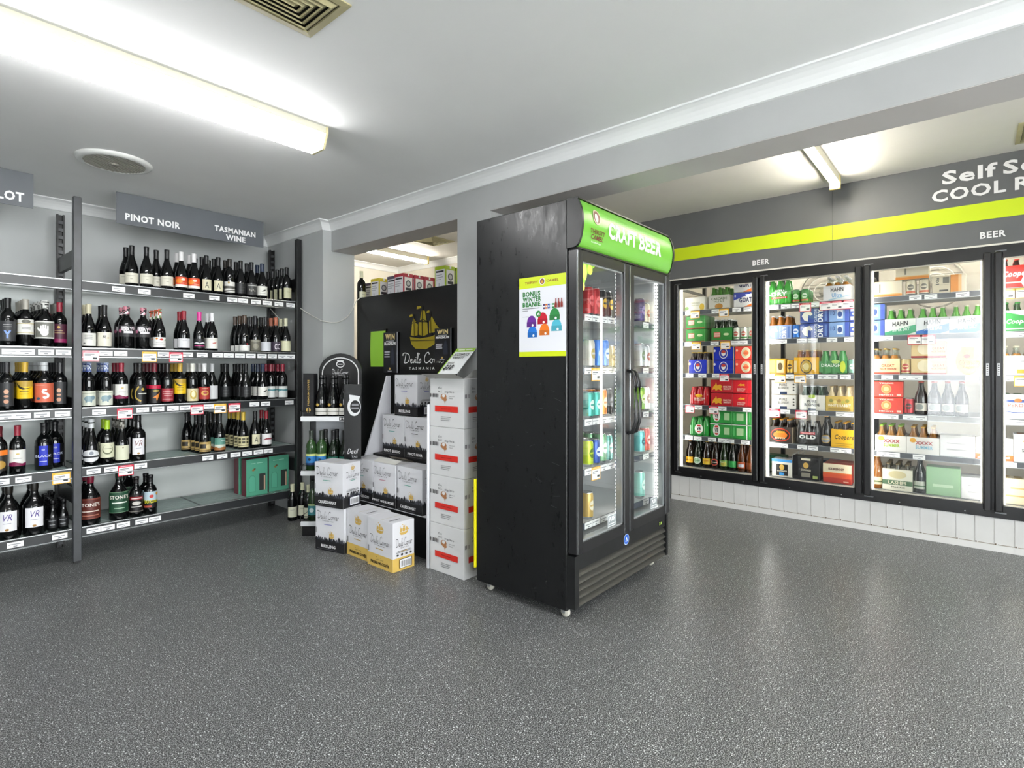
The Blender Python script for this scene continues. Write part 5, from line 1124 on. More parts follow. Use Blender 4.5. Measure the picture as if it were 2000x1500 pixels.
def boxp(desc, side, front, w, h, d_=.125, name='beer_carton', cat='carton', top=None, cuts=None):
    r_ = thing(name, 'x', cat)
    mb = MB().bbox(-w/2, 0, 0, w/2, d_, h, mat(side, .42), .003).art(front, flat(-w/2, 0, w, h, -.0003), dict(rough=.42)); mb.build('box', r_)
    if cuts:
        mb = MB()
        for k in range(3):
            cx = (k-1)*w*.31; mb.lathe([(0, .004), (.02, .004), (.022, .0005)], mat(cuts, .3, .6), c=(cx, .032, h-.0), n=12)
            mb.lathe([(0, .004), (.02, .004), (.022, .0005)], mat(cuts, .3, .6), c=(cx, .092, h-.0), n=12)
        mb.build('can_tops', r_)
    return r_
def wrap(desc, col, front, w=.18, h=.168, bumps=3):
    """shrink-wrapped bottles: scalloped shoulders under film"""
    r_ = thing('wrapped_pack', 'x', 'shrink-wrapped pack'); P = [(0, 0), (.028, 0), (.031, .004), (.031, h*.55), (.027, h*.72), (.017, h*.9), (.016, h), (0, h+.001)]
    mb = MB(); n = 24
    for a in range(bumps):
        for b in (0, 1): mb.lathe(P, mat(col, .18, spec=.8), c=((a-(bumps-1)/2)*.0585, .031+b*.058, 0), n=14)
    mb.box(-w/2+.004, .004, .012, w/2-.004, .118, h*.56, mat(col, .2, spec=.8))
    mb.art(front, flat(-w/2+.004, .012, w-.008, h*.62, -.001), dict(rough=.2)); mb.build('wrapped_bottles', r_); return r_
def bottle(glass, cap, lab, items, lz=(.03, .085), name='beer_bottle', prof=None):
    r_ = thing(name, 'x', 'bottle'); p = prof or LNK; R = p[2][0]+.0006
    MB().lathe(p, mat(glass, .05, spec=.7), n=16).build('glass_body', r_)
    z = p[-3][1]; MB().lathe([(.0155, z-.002), (.0165, z), (.0155, z+.009), (0, z+.010)], mat(cap, .3, .3), n=14).build('cap', r_)
    f = curl(R, math.radians(130), lz[0], lz[1]-lz[0]); mb = MB(); n = 22
    if lab: mb.add([f(i/n, q, 0) for q in (0, 1) for i in range(n+1)], [(i, i+1, n+2+i, n+1+i) for i in range(n)], mat(lab, .4), True)
    mb.art(items, f, dict(rough=.4)); mb.build('label', r_); return r_
T = lambda tx, x0, z0, x1, z1, c, **o: ('t', tx, x0, z0, x1, z1, c, o)
ROUND = lambda cx, cz, a, b, c1, c2, c3: [('e', cx, cz, a, b, c1), ('e', cx, cz, a*.86, b*.86, c2), ('e', cx, cz, a*.5, b*.5, c3)]
K = {}
def D(key, desc, fn, *a, **kw): K[key] = [desc, fn, a, kw, None]
D('casbox', 'white can pack with yellow corner mark', boxp, 'e6e3d6', [T('CASCADE', .3, .5, .75, .62, '8a8a5a'), T('PALE ALE', .32, .36, .7, .44, '9a9a6a'), ('e', .86, .25, .12, .25, 'd9b52c'), ('e', .1, .2, .1, .12, '7fa35a')], .185, .125, .12, 'can_pack', 'can pack', None, 'b99a4a')
D('cas6', 'white six-pack with amber leaf and green capped bottles', six, 'd6d2c6', [T('CASCADE', .12, .65, .9, .82, '5a6a3a', b=.03), T('PALE ALE', .25, .48, .75, .6, '5a6a3a'), ('e', .5, .2, .2, .2, 'b07a2c'), ('r', 0, 0, 1, .06, '5a6a3a')], '4a8a2c', '4a8a2c', .125)
goat = [('p', [(0, 1), (1, 1), (0, .5)], '2c3fa0'), ('p', [(.4, 0), (1, 0), (1, .35)], 'e5742a'), T('GOAT', .25, .32, .8, .66, '2a2f5a', b=.03), ('e', .07, .8, .03, .1, 'e6e6ea')]
D('goat', 'white blue and orange beer box', boxp, 'e4e4e2', goat, .19, .128, .13)
gcas = [('r', .12, .28, .45, .68, 'c0403a'), ('r', .14, .32, .43, .64, 'd98a7a'), T('CASCADE', .15, .5, .42, .62, 'f3ece0'), T('DRAUGHT', .15, .34, .42, .46, 'f3ece0'), ('e', .74, .5, .14, .1, 'c9d9a8'), ('r', 0, 0, 1, .06, 'b03a32')]
D('gcasc', 'green can pack with red badge', boxp, '3b8f3f', gcas, .178, .117, .12, 'can_pack', 'can pack', None, 'c4c7c9')
D('gcas6', 'green six-pack with red badge', six, '35803a', gcas, '1e2a1a', 'd9dadc', .118)
D('wcan', 'white and green can with red crest', can_model, 'cfd4c8', 'b8574a', '3d7a3a')
blu = ROUND(.5, .5, .2, .4, 'e9e6dc', '2a3aa0', 'e9e6dc')+[('e', .5, .62, .1, .12, 'c0402c'), ('e', .08, .7, .05, .1, 'd9d6e6'), ('r', 0, 0, .03, 1, 'c9b06a'), ('r', .97, 0, 1, 1, 'c9b06a')]
D('blu6', 'royal blue six-pack with round white emblem', six, '1d33b4', blu, '2a1a10', 'd9b54a', .125, .178, 'd9c89a')
D('blub', 'royal blue can pack with round white emblem', boxp, '1a2ea6', blu, .185, .117, .12, 'can_pack', 'can pack', None, 'c9b06a')
D('corb', 'coral can pack with round cream emblem', boxp, 'e2473a', ROUND(.52, .5, .22, .42, 'eadfc6', 'd9d2ae', 'e88a5a')+[('r', .38, .45, .66, .53, 'd9472a'), ('e', .1, .7, .05, .1, 'f0c0a8')], .178, .117, .12, 'can_pack', 'can pack', None, 'b8bf7a')
horse = [('p', [(.1, .15), (.2, .5), (.35, .65), (.42, .9), (.5, .6), (.75, .7), (.92, .5), (.8, .35), (.9, .1), (.6, .25), (.4, .1), (.3, .3)], 'dba22c')]
D('redw', 'red shrink-wrapped pack with gold horses', wrap, 'a91c22', [('e', .5, .72, .2, .14, 'dba22c'), T('CARLTON', .22, .42, .8, .55, 'f3e6d8'), T('DRAUGHT', .25, .28, .76, .39, 'f3e6d8')])
D('redb', 'red beer carton with large gold horse', boxp, 'b3202a', [(h[0], [(x*.6, z*.85+.05) for x, z in h[1]], h[2]) for h in horse]+[T('CARLTON', .58, .4, .95, .54, 'f3e6d8'), T('DRAUGHT', .6, .24, .93, .36, 'f3e6d8')], .19, .115, .125)
D('reds', 'plain red beer carton end', boxp, 'c9202c', [(h[0], [(x*.6+.3, z*.3+.5) for x, z in h[1]], h[2]) for h in horse]+[T('CARLTON', .3, .28, .85, .38, 'f3e6d8'), T('DRAUGHT', .33, .14, .82, .24, 'f3e6d8')], .125, .115, .125)
vb = [('e', .5, .52, .28, .42, 'e6e8e0'), ('p', [(.34, .72), (.66, .72), (.6, .86), (.4, .86)], 'c02a2a'), ('p', [(.36, .32), (.64, .32), (.58, .2), (.42, .2)], 'c02a2a'), T('VB', .36, .38, .64, .66, '14181a', b=.03)]
sc = lambda L, k: [(i[0], i[1]*k)+tuple(i[2:4]) for i in L]
def squeeze(L, k, o=0):
    out = []
    for i in L:
        i = list(i)
        if i[0] == 'e': i[1] = o+i[1]*k; i[3] *= k
        elif i[0] == 'p': i[1] = [(o+x*k, z) for x, z in i[1]]
        elif i[0] == 't': i[2] = o+i[2]*k; i[4] = o+i[4]*k
        elif i[0] == 'r': i[1] = o+i[1]*k; i[3] = o+i[3]*k
        out.append(tuple(i))
    return out
D('vbw', 'green shrink-wrapped pack with round red white badge', wrap, '2a8a3a', squeeze(vb, .8, .1))
D('vbb', 'green beer carton with round red white badge', boxp, '2f8f3f', squeeze(vb, .6)+[('r', .65, .25, .9, .75, 'a8c99a'), ('r', 0, .95, 1, 1, 'e0e4dc')], .19, .125, .125)
D('vbs', 'green carton end with pale stubby drawing', boxp, '2f8f3f', [('r', .3, .25, .75, .75, 'a8c99a'), ('r', .1, .2, .16, .8, '5fae6a'), ('r', 0, .95, 1, 1, 'e0e4dc'), ('r', .93, 0, 1, 1, 'e8eae6')], .13, .125, .125)
for k, ds, gl, cp, lb, it in (('b1', 'big beer bottle with yellow label', '1d120a', 'd9902a', 'e0a51c', [('r', .2, .4, .8, .5, '8a5a14')]), ('b2', 'big beer bottle with white and green oval label', '141c10', '3a8a4a', None, [('e', .5, .5, .45, .55, 'cfd9cc'), ('e', .5, .5, .36, .42, '8fae8c'), ('r', .2, .45, .8, .56, '3f6a44')]),
                              ('b3', 'big beer bottle with yellow square label and red letters', '1d120a', 'd9b52a', 'e3b92a', [T('XXXX', .2, .5, .8, .75, 'b0392a')]), ('b4', 'big beer bottle with round red and black badge', '1d120a', 'c9a05a', None, [('e', .5, .5, .42, .55, 'b5402c'), ('e', .5, .5, .3, .36, '1d1a1a'), ('r', .2, .45, .8, .55, 'e6d6c6')]),
                              ('b5', 'big green beer bottle with pale green label', '1a2a12', 'c9c9b8', '6f9a4c', [('e', .6, .4, .3, .4, 'b9b04a'), ('r', .2, .6, .6, .75, 'cfe0c0')]), ('b6', 'big dark bottle with bright green label', '10140e', 'c9a05a', '2f9a4a', []),
                              ('b7', 'big amber bottle with pale blue label', '4a2208', 'c99a5a', 'b0502a', [('r', .3, .2, .85, .65, 'c9d0e0')]), ('b8', 'big amber bottle with clear neck', '5a2c0a', 'e0a52c', '7a3a14', [])):
    D(k, ds, bottle, gl, cp, lb, it)
# second door
D('xdry', 'green wrapped tall six-pack', wrap, '3fa03a', [T('EXTRA', .3, .78, .75, .9, 'e6f0e0'), T('DRY', .15, .48, .85, .75, 'eef4ea', b=.05), ('r', .15, .3, .85, .42, 'c93a32'), T('TOOHEYS', .2, .32, .8, .4, 'f0e0dc')], .18, .2)
D('gcan', 'green can with white lettering', can_model, '3a8f3c', 'cfe0c6', 'b5493c')
D('hultra', 'white six-pack of clear bottles with blue script', six, 'e4e4e6', [T('HAHN', .28, .6, .75, .86, '2a2a2c', b=.03), T('Ultra', .32, .22, .7, .5, '7fb0d9', b=.04), ('p', [(.2, .02), (1, .3), (1, .34), (.2, .1)], '9fc9e0')], 'clear', 'd8d9db', .12, .185)
cdry = [('p', [(.06, .5), (.15, .75), (.35, .85), (.45, .6), (.38, .5), (.3, .55), (.28, .1), (.15, .2)], 'e6e3d8'), T('CARLTON', .5, .06, .6, .95, 'cfd6e6', rot=1), T('DRY', .62, .05, .8, .95, 'eef0f4', rot=1, b=.04), ('r', .86, .1, .94, .9, '5f7fc0')]
D('cd6', 'blue and white six-pack with horse head', six, '8fa3d2', cdry, '9a5a14', 'd9dadc', .115, .178, 'cdd6ea')
D('cdb', 'dark blue beer carton with white horse head', boxp, '23418f', cdry, .205, .117, .125)
D('lb10', 'pale blue ten-pack box', boxp, '7fa3d4', [T('10', .08, .45, .3, .75, '2a4a8a'), ('r', .4, .2, .7, .8, 'dfe6f0'), ('e', .55, .5, .12, .2, '2a4a8a'), ('r', .8, 0, 1, 1, '3a52a8')], .135, .117, .125)
D('db10', 'deep blue box with cream panel', boxp, '3a50a6', [('r', .1, .65, .8, .9, 'cfd6ea'), ('e', .3, .48, .1, .07, 'cfd6ea'), ('e', .6, .48, .1, .07, 'cfd6ea'), ('r', .1, .08, .85, .3, 'e0d9c0')], .09, .117, .125)
D('bcan', 'blue and white can', can_model, '2f6fc0', 'e6ecf2')
D('ycanp', 'orange framed clear-sided can pack', boxp, 'dca02a', [('r', .05, .08, .45, .9, 'e9c86a'), ('r', .52, .08, .92, .9, 'd9c9a0'), ('e', .72, .5, .14, .25, '5a4a2a')], .135, .125, .12, 'can_pack', 'can pack', None, 'd9b54a')
D('gcan2', 'gold can with dark round crest', can_model, 'c9a03a', '4a4030')
D('y6', 'yellow six-pack with round black crest', six, 'e0a91c', ROUND(.5, .45, .24, .42, '2f2a1c', 'b9982c', 'd9c98a')+[('r', .0, .1, .12, .8, 'e6cf9a')], '8a5214', 'd9b57a', .135, .18)
D('gwrap', 'green shrink-wrapped pack with white lettering', wrap, '3f8a48', [T('DRAUGHT', .08, .4, .9, .62, 'e6f0e6', b=.03), ('e', .6, .75, .15, .12, 'a8c96a'), ('e', .85, .4, .1, .4, 'b9c93a')], .2, .185)
D('aqcan', 'pale green can in clear box', can_model, '7fb09a', 'e6ece6')
pb = [T('PURE', .33, .58, .65, .76, '4a4a48'), T('BLONDE', .28, .36, .72, .54, '4a4a48'), ('r', .35, 0, .65, .18, '2a3a5a')]
D('pbb', 'white can pack with grey lettering', boxp, 'e0ddd6', pb+[('e', .92, z, .04, .06, '55554f') for z in (.3, .5, .7)], .185, .117, .12, 'can_pack', 'can pack', None, 'd9b54a')
D('pb6', 'white six-pack of green bottles with lime tab', six, 'dcd9cf', [('e', .5, .92, .14, .12, 'a9c04a')]+[T('PURE', .3, .5, .68, .68, '2f2f2d', b=.03), T('BLONDE', .2, .26, .8, .46, '2f2f2d', b=.03), ('r', .35, 0, .65, .12, '2a3a5a')], '23402a', 'dedfe0', .12, .182)
D('wr6', 'gold floral six-pack of pale topped bottles', six, 'c9a94a', [('e', .2+.15*i, .7-.1*(i % 2), .07, .12, c) for i, c in enumerate(('8a8a3a', 'e0cf7a', '9a7a2a', 'b9b04a', '8a8a3a'))]+[T('WHITE RABBIT', .08, .3, .92, .48, 'f0ead6', b=.03), ('r', .1, .08, .9, .22, 'a98a3a')], 'c9b890', 'b9a06a', .118, .185)
ov = [('e', .5, .5, .42, .42, 'c43a22'), ('e', .5, .5, .38, .36, '2a1a12'), ('e', .5, .5, .3, .24, 'dd7a22'), T('XXXX', .3, .62, .7, .76, 'e0b02c'), T('BITTER', .28, .24, .72, .34, 'e6d6c0')]
D('ov6', 'dark six-pack with red oval badge', six, '3c3630', ov, '24140a', 'd9952a', .13, .18, 'c9b79a')
D('old', 'clear wrapped dark pack with white OLD lettering', wrap, '26231f', [('r', .2, .62, .82, .78, 'c02f3a'), T('TOOHEYS', .24, .65, .78, .75, 'f0d9d6'), T('OLD', .15, .3, .85, .58, 'ecebe6', b=.05)], .18, .19)
D('dkb', 'black bottle with round gold and silver label', bottle, '0d0c0c', 'd99a2a', None, [('e', .5, .5, .45, .6, 'b98f2a'), ('e', .5, .5, .38, .5, '8a8f98'), ('r', .2, .45, .8, .55, 'd9b54a')])
D('cy6', 'bright yellow six-pack with script name', six, 'e6b112', [T('Coopers', .14, .38, .86, .72, '2a2410', s=.3), ('r', .14, .2, .8, .23, '9a7a10'), ('r', .2, .1, .7, .12, '9a7a10')], '2a1608', 'e0a51c', .14, .178)
D('yb', 'amber bottle with white and yellow label', bottle, '6a3a0a', 'e0a51c', 'e6e2cf', [('e', .5, .5, .35, .4, 'dda51c')])
D('gun', 'blue topped white and black stout can pack', boxp, 'd9d6cb', [('r', 0, .85, 1, 1, '3f8fd0'), ('r', .22, .08, .8, .72, '17171a'), ('e', .5, .55, .12, .16, 'c9a24a'), T('GUINNESS', .27, .3, .75, .38, 'e6e0cc'), ('r', .38, .1, .62, .25, '3f8fd0')], .155, .145, .12, 'can_pack', 'can pack', None, 'c4c7c9')
D('gud', 'black stout pack with cream trim and gold emblem', boxp, '1a1a1c', [('p', [(.3, 0), (.7, 0), (.62, .95), (.38, .95)], '28282b'), ('r', .33, .84, .67, .93, 'e0d9c0'), ('e', .5, .62, .1, .13, 'c9a24a'), T('GUINNESS', .32, .38, .68, .46, 'e0d9c0'), ('r', .34, .12, .66, .3, '8a8678'), ('r', .75, .08, .92, .2, 'a8b86a')], .2, .185, .125)
D('gub', 'black and bronze boxed stout pack', boxp, '241f1c', [('p', [(.2, .1), (.5, .6), (.4, .9), (.2, .7)], '6a4a2c'), ('r', .5, .1, .8, .25, 'b9b58a')], .1, .18, .125)
D('kil', 'cream and red ale box', boxp, 'b3301f', [('r', 0, .55, 1, 1, 'ddd3b4'), ('r', 0, .5, 1, .55, 'd9702a'), ('r', 0, .28, 1, .5, 'd2502a'), T('KILKENNY', .2, .68, .75, .8, '5a2416', b=.04), ('r', .72, .08, .9, .14, 'e6b09a')], .195, .15, .125)
D('grb', 'dark green beer carton', boxp, '1f6a45', [('r', .2, .4, .8, .5, '3f8a62')], .15, .12, .125)
D('mrb', 'maroon beer carton', boxp, '6a1f2a', [('r', .2, .4, .8, .5, '9a5a5a')], .15, .12, .125)
D('blb', 'navy beer carton', boxp, '24406a', [('r', .2, .4, .8, .5, '5a7aa8')], .18, .12, .125)
# third door
crb = [('r', 0, 0, 1, .18, 'e08a2c'), ('r', 0, .14, 1, .2, 'e6b06a'), ('r', .28, .3, .33, .85, '8a8474')]
D('crb', 'cream can pack with orange base stripe', boxp, 'ddd2b8', crb, .195, .118, .12, 'can_pack', 'can pack', None, 'b99a5a')
D('crcan', 'cream can with orange base', can_model, 'd9d0b6', '6a6456', 'c9541e')
D('cr10', 'cream ten-pack box with barcode', boxp, 'd9ccb2', [T('10s', .2, .5, .4, .9, '3a3630', rot=1), ('r', .6, .55, .95, .9, '6a6458'), ('r', .1, .47, .98, .49, 'b9ad94'), ('r', .4, .1, .9, .2, '4a453c')], .10, .125, .125)
D('crob', 'white box with orange gradient side', boxp, 'e2d8c2', [('r', 0, 0, .5, 1, 'e08f2c'), ('r', .5, 0, .7, 1, 'e8b87a')], .085, .125, .12)
def hahn(c): return [('p', [(0, 0), (.7, 0), (1, .18), (1, .62), (0, .2)], c), T('HAHN', .25, .55, .75, .82, '2a2a2c', b=.03, skew=.2), T('SUPER DRY', .25, .22, .8, .42, 'eef4f0', skew=.3)]
D('hgr', 'white and green six-pack of green bottles', six, 'dfe2dc', hahn('3fa072'), '4f9a2c', 'd9d6c0', .12, .185)
D('hbl', 'white and blue six-pack of green bottles', six, 'dcdfe2', hahn('2f6fc0'), '4f9a2c', 'd9d6c0', .12, .185)
gn = [('r', 0, 0, 1, .14, 'b8452f'), T('GREAT', .38, .48, .82, .64, 'b8502f', b=.03), T('NORTHERN', .33, .3, .88, .42, 'b8502f', b=.03)]
D('gn6', 'cream six-pack of clear bottles with orange lettering', six, 'e3cfa0', gn, 'clear', 'c9a44a', .118, .182)
D('gncan', 'cream can with red stripe', can_model, 'd6bf8a', 'a83a32', 'a83a32')
D('gnb', 'cream beer carton with pale fish drawing', boxp, 'd9c08a', [('r', 0, 0, 1, .12, '9a2f2c'), ('e', .4, .55, .22, .35, 'ece0c0'), T('GREAT', .6, .5, .95, .64, 'b0542f'), T('NORTHERN', .58, .32, .97, .44, 'b0542f')], .2, .117, .125)
D('cro6', 'golden yellow beer pack with round shield', boxp, 'e9e4cf', [('e', .45, .5, .36, .5, 'e0cf5a'), ('p', [(.25, 1), (.65, 1), (.6, .6), (.3, .6)], 'd9c24a'), ('e', .42, .68, .1, .08, 'c0402c'), T('Crown', .18, .36, .78, .56, '8a6a1c', s=.3), T('Lager', .3, .22, .66, .34, '8a6a1c', s=.3), ('r', .92, 0, 1, 1, 'd9b02a')], .185, .19, .125)
zea = ROUND(.5, .52, .16, .3, 'c9a06a', 'b98a4a', 'd9c08a')+[T('YOUNG', .28, .84, .72, .93, 'f3e6d8'), T('HENRYS', .28, .1, .72, .19, 'f3e6d8'), ('r', .82, .1, .95, .22, 'f0c9b8')]
D('zeb', 'orange red can pack with tan round badge', boxp, 'd63a26', zea, .2, .117, .12, 'can_pack', 'can pack', None, 'c9a04a')
D('rcan', 'red can with dark crest', can_model, 'b3242c', '3a2a22')
D('rneck', 'dark bottle with red neck label', bottle, '1d120c', 'b8402c', 'c9c2b6', [('e', .4, .5, .3, .4, '8a8f8a')])
def xs(c1, c2): return [('e', .2, .8, .1, .14, c2), T('XXXX', .28, .56, .8, .76, 'a82a2f', b=.03), T('SUMMER', .28, .3, .8, .5, c1, b=.03)]
D('xg6', 'white six-pack with lime capped amber bottles', six, 'dfdcd6', xs('a8c93a', 'c9cf4a'), '9a6a22', '8fc03a', .12, .19)
D('xb6', 'white six-pack with gold capped amber bottles', six, 'dfdcd6', xs('7fb8cf', 'dda02a'), '8a5a1c', 'c99a3a', .12, .19)
D('orp', 'orange and white soft pack', boxp, 'e6e2dc', [('r', 0, 0, 1, .25, 'e0702a'), ('r', .35, .3, .6, .95, 'e8a08a'), ('r', .62, .3, .75, .95, 'dd6a2c'), ('p', [(.05, .08), (.2, .22), (.35, .1), (.5, .22), (.7, .08), (.9, .2), (.9, .1), (.05, .04)], 'f6e9dc')], .19, .15, .125)
D('amb', 'slim amber bottle with cream label', bottle, '8a5212', 'c99a3a', 'd9cfa8', [('r', 0, .3, 1, .5, '5a6a3a')])
D('las', 'cream and green pack of capped bottles', six, 'dcd9c6', [('e', .5, .75, .3, .18, 'cbbf94'), ('r', 0, .26, 1, .48, '4a6a4a'), T('LASHES', .2, .29, .8, .45, 'e6e0c6'), T('PALE ALE', .3, .12, .75, .2, '6a6a5a')], '3a3420', '6a5a3a', .155, .182)
D('slv', 'dark bottle with silver and green label', bottle, '1c2024', '9a9ea2', 'b9bdae', [('r', 0, .3, 1, .45, '4a6a4a')])
D('pgr', 'pale green beer carton', boxp, '8fb88a', [('r', .2, .3, .8, .4, 'b9d6b0')], .19, .2, .125)
D('whb', 'plain white beer carton', boxp, 'e4e4e4', [('r', .2, .3, .8, .36, 'b9b9bc'), ('r', .2, .6, .8, .64, 'b9b9bc')], .19, .15, .125)
# fourth door
D('co6', 'bright red six-pack with white script name', six, 'd42a1c', [T('Coopers', .12, .42, .9, .76, 'f6f0ee', s=.3, b=.04, skew=.1), ('r', .15, .22, .8, .28, 'f0c9c0')], '3a1408', 'd9402c', .15, .185)
D('cg6', 'green and white six-pack with white script name', six, '2f9a3f', [('p', [(0, 1), (1, .6), (1, 1)], 'dfeadf'), T('Coopers', .2, .3, .9, .6, 'f0f6ee', s=.3, b=.03), ('r', .15, .1, .8, .16, 'bfe0c0')], '2a4a1a', '3f9a3f', .14, .185)
D('cor', 'white six-pack with yellow beer in clear bottles', six, 'e6e6e6', [('r', .5, .1, .75, .3, 'dda92a'), ('r', .3, .7, .4, .74, '9a9a9c'), ('r', .6, .7, .7, .74, '9a9a9c')], 'clear', 'd9d2b8', .13, .185)
D('per', 'white beer carton with blue and gold scroll', boxp, 'e8e8e6', [('e', .5, .72, .3, .06, '2f4f9a'), ('e', .5, .75, .1, .08, 'c9702c'), T('PERONI', .25, .48, .8, .62, 'b06a5a'), ('e', .5, .3, .3, .05, '2f4f9a'), ('e', .5, .33, .3, .05, 'e8e8e6')], .195, .165, .125, 'can_pack', 'can pack', None, '5a7a4a')
D('sap', 'white beer carton with yellow star', boxp, 'e6e6e4', [('p', [(.32+.12*math.cos(PI/2+k*PI/5)*(1 if k % 2 == 0 else .45), .72+.17*math.sin(PI/2+k*PI/5)*(1 if k % 2 == 0 else .45)) for k in range(10)], 'd9a52a'), T('SAPPORO', .2, .36, .85, .48, '3a3630')], .195, .185, .125, 'can_pack', 'can pack', None, '8a5a3a')
D('crm', 'cream beer carton with faint gold band', boxp, 'e3d6b4', [('r', 0, .3, 1, .36, 'c9a86a'), ('r', .3, .6, .7, .66, 'c9a86a')], .2, .17, .125, 'can_pack', 'can pack', None, 'b9a06a')
HT = {}
def kmodel(k):
    e = K[k]
    if e[4] is None:
        fn, a, kw = e[1], e[2], e[3]
        e[4] = fn(*a, **kw) if fn in (can_model, bottle) else fn(e[0], *a, **kw)
    return e[4]
def dims(k):
    o = kmodel(k); vs = [v.co for c in kids(o) for v in c.data.vertices]; off = 0
    w = max(v.x for c in kids(o) for v in [Vector((q.co.x+c.location.x, 0, 0)) for q in c.data.vertices])
    return w, max(v.z for v in vs)
DOORN = ['first', 'second', 'third', 'fourth']; LEV = ['top shelf', 'second shelf', 'third shelf', 'fourth shelf', 'fifth shelf', 'cooler base']
EDGE = {}
def cool(door, lev, rows):
    """rows: (kind, photo column of its middle, how many stacked, how many deep, setback)"""
    ya, yb = DY[door]-.03, DY[door+1]; prev = EDGE.get(lev, 99)
    for e in rows:
        k, u = e[0], e[1]; ns = e[2] if len(e) > 2 else 1; nd = e[3] if len(e) > 3 else 2; sb = e[4] if len(e) > 4 else 0
        if k not in HT: HT[k] = dims(k)
        hw, h = HT[k]; rnd_ = K[k][1] in (can_model, bottle); dd = 2*hw+.004 if rnd_ else .13
        if K[k][1] is boxp: h = K[k][2][3]
        xf = XS0+.016+(hw if rnd_ else 0)+sb
        y = at_x(u, xf)
        if sb == 0:
            y = min(y, ya-hw, prev-hw-.002 if prev < 98 else 99); prev = y-hw
        if sb == 0: EDGE[lev] = prev
        for s_ in range(ns):
            for j in range(nd):
                x = xf+j*dd
                o = place(kmodel(k), (x, y, CZ[lev]+.001+s_*(h+.0045)), -PI/2)
                ITEMS.append((o, K[k][0], '%s, %s cooler door' % (LEV[lev], DOORN[door]), -round(y, 3), x, j+(0 if sb == 0 else 5), s_, 'stock on the %s behind the %s cooler door' % (LEV[lev], DOORN[door])))
cool(0, 0, [('casbox', 1357, 1, 2), ('cas6', 1404, 1, 2), ('goat', 1455, 2, 2)])
cool(0, 1, [('gcasc', 1358, 2, 2), ('gcas6', 1409, 1, 2), ('wcan', 1439, 1, 2), ('wcan', 1453, 1, 2), ('wcan', 1467, 1, 2)])
cool(0, 2, [('blu6', 1363, 1, 2), ('blub', 1413, 2, 1), ('corb', 1456, 2, 1)])
cool(0, 3, [('redw', 1365, 1, 2), ('redb', 1409, 2, 1), ('reds', 1445, 2, 1), ('reds', 1470, 2, 1)])
cool(0, 4, [('vbw', 1365, 1, 2), ('vbb', 1408, 2, 1), ('vbs', 1442, 2, 1), ('vbs', 1468, 2, 1)])
cool(0, 5, [(k, u, 1, 3) for k, u in (('b1', 1348), ('b2', 1362), ('b3', 1381), ('b4', 1395), ('b5', 1412), ('b6', 1428), ('b7', 1446), ('b8', 1464))])
cool(1, 0, [('xdry', 1522, 1, 1), ('gcan', 1553, 1, 3), ('gcan', 1572, 1, 3), ('hultra', 1634, 1, 2)])
cool(1, 1, [('cd6', 1521, 1, 2), ('bcan', 1551, 1, 2), ('cdb', 1584, 2, 1), ('lb10', 1628, 2, 1), ('db10', 1646, 2, 1), ('lb10', 1665, 2, 1)])
cool(1, 2, [('ycanp', 1515, 1, 1), ('gcan2', 1540, 1, 2), ('y6', 1571, 1, 2), ('gwrap', 1626, 1, 1), ('aqcan', 1664, 1, 2)])
cool(1, 3, [('pbb', 1530, 2, 1), ('pb6', 1586, 1, 2), ('wr6', 1639, 1, 2)])
cool(1, 4, [('ov6', 1524, 1, 2), ('old', 1577, 1, 1), ('dkb', 1614, 1, 2), ('cy6', 1645, 1, 2), ('yb', 1671, 1, 2)])
cool(1, 5, [('gun', 1527, 1, 1), ('gud', 1574, 1, 1), ('kil', 1635, 1, 2)])
cool(1, 5, [('grb', 1515, 1, 1, .36), ('mrb', 1565, 1, 1, .36), ('blb', 1615, 1, 1, .36)])
cool(2, 0, [('crb', 1727, 1, 1), ('crcan', 1779, 1, 2), ('crcan', 1805, 1, 2), ('cr10', 1838, 1, 1), ('crob', 1861, 1, 1)])
o = place(kmodel('crb'), (XS0+.016, at_x(1781, XS0+.016), CZ[0]+.1195), -PI/2); ITEMS.append((o, 'cream can pack balanced on top of two cream cans', 'top shelf, third cooler door', 0., 0., 0, 0, 'stock on the top shelf behind the third cooler door'))
cool(2, 1, [('hgr', 1735, 1, 2), ('hbl', 1793, 1, 2), ('hbl', 1855, 1, 1)])
cool(2, 2, [('gn6', 1724, 1, 2), ('gncan', 1761, 1, 3), ('gnb', 1801, 2, 1), ('cro6', 1894, 1, 1)])
cool(2, 3, [('zeb', 1729, 2, 1), ('rcan', 1773, 1, 2), ('rneck', 1792, 1, 2), ('rneck', 1813, 1, 2), ('rneck', 1836, 1, 2), ('rneck', 1859, 1, 2)])
cool(2, 4, [('xg6', 1739, 1, 2), ('xb6', 1799, 1, 2), ('whb', 1848, 1, 1), ('orp', 1897, 1, 1)])
cool(2, 5, [('amb', 1705, 1, 2), ('las', 1732, 1, 2), ('slv', 1774, 1, 2), ('pgr', 1812, 1, 1), ('whb', 1870, 1, 1)])
cool(3, 0, [('co6', 1986, 1, 2), ('co6', 2060, 1, 1)]); cool(3, 1, [('cg6', 1988, 1, 2), ('cg6', 2060, 1, 1)]); cool(3, 2, [('cor', 1984, 1, 2), ('cor', 2060, 1, 1)])
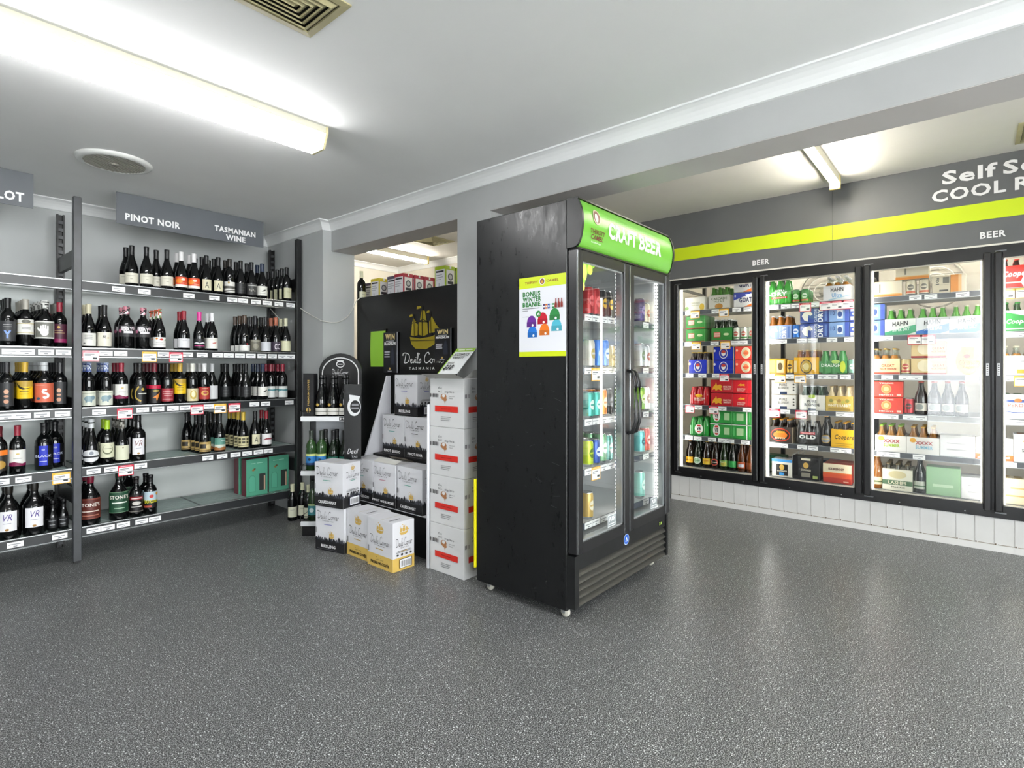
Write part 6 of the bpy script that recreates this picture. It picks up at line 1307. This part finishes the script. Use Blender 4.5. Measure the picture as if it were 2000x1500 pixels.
cool(3, 3, [('per', 1987, 1, 1), ('per', 2060, 1, 1)]); cool(3, 4, [('sap', 1993, 1, 1), ('sap', 2065, 1, 1)]); cool(3, 5, [('crm', 1986, 1, 1), ('crm', 2060, 1, 1)])
t = thing('wire_divider', 'white wire divider on the cooler base behind the second door', 'divider', (XS0+.05, at_x(1548, XS0+.05), CZ[5]+.001))
for k in range(7): MB().tube([(0, 0, .006+.03*k), (.42, 0, .006+.03*k)], .0025, mat('d4d6d6', .4), 6).build('wire', t)
for x in (0, .21, .42): MB().tube([(x, 0, .0), (x, 0, .19)], .003, mat('d4d6d6', .4), 6).build('upright', t)
# ---------------- labels: say which one of each kind ----------------
def finish_labels():
    gr = {}
    for it in ITEMS: gr.setdefault((it[1], it[2]), []).append(it)
    NTH = ['second', 'third', 'fourth', 'fifth', 'sixth', 'seventh', 'eighth']
    seen = {}
    for (desc, place_), L in gr.items():
        cols = sorted({round(i[3], 3) for i in L})
        for o, d_, p_, x, y0, j, lev, grp in L:
            ci = cols.index(round(x, 3)); n = len(cols)
            if n == 1: c = ''
            elif n == 2: c = ['left ', 'right '][ci]
            elif ci == 0: c = 'leftmost '
            elif ci == n-1: c = 'rightmost '
            else: c = NTH[ci-1]+' '
            same = [i for i in L if round(i[3], 3) == round(x, 3)]
            key = 1 if 'bay' in p_ or 'fridge' in p_ else 0
            ds_ = sorted({round(i[0].location[key], 3) for i in same}); j = ds_.index(round(o.location[key], 3)); maxj = len(ds_)-1; lv = sorted({i[6] for i in same})
            dp = '' if maxj == 0 else (', front row' if j == 0 else ', '+NTH[j-1]+' row')
            up = '' if len(lv) == 1 else (', upper box' if lev == lv[-1] else ', lower box')
            lab = c+desc+dp+up+', '+p_
            words = len(lab.replace('-', ' ').split())
            for cut in (' with', ' and', ' label', ' wine', ' capsule'):
                if words > 16:
                    lab = lab.replace(cut, '', 1); words = len(lab.replace('-', ' ').split())
            if words > 16: print('LONG', words, lab)
            if lab in seen: print('DUP', lab)
            seen[lab] = 1
            o['label'] = lab; o['group'] = grp
finish_labels()
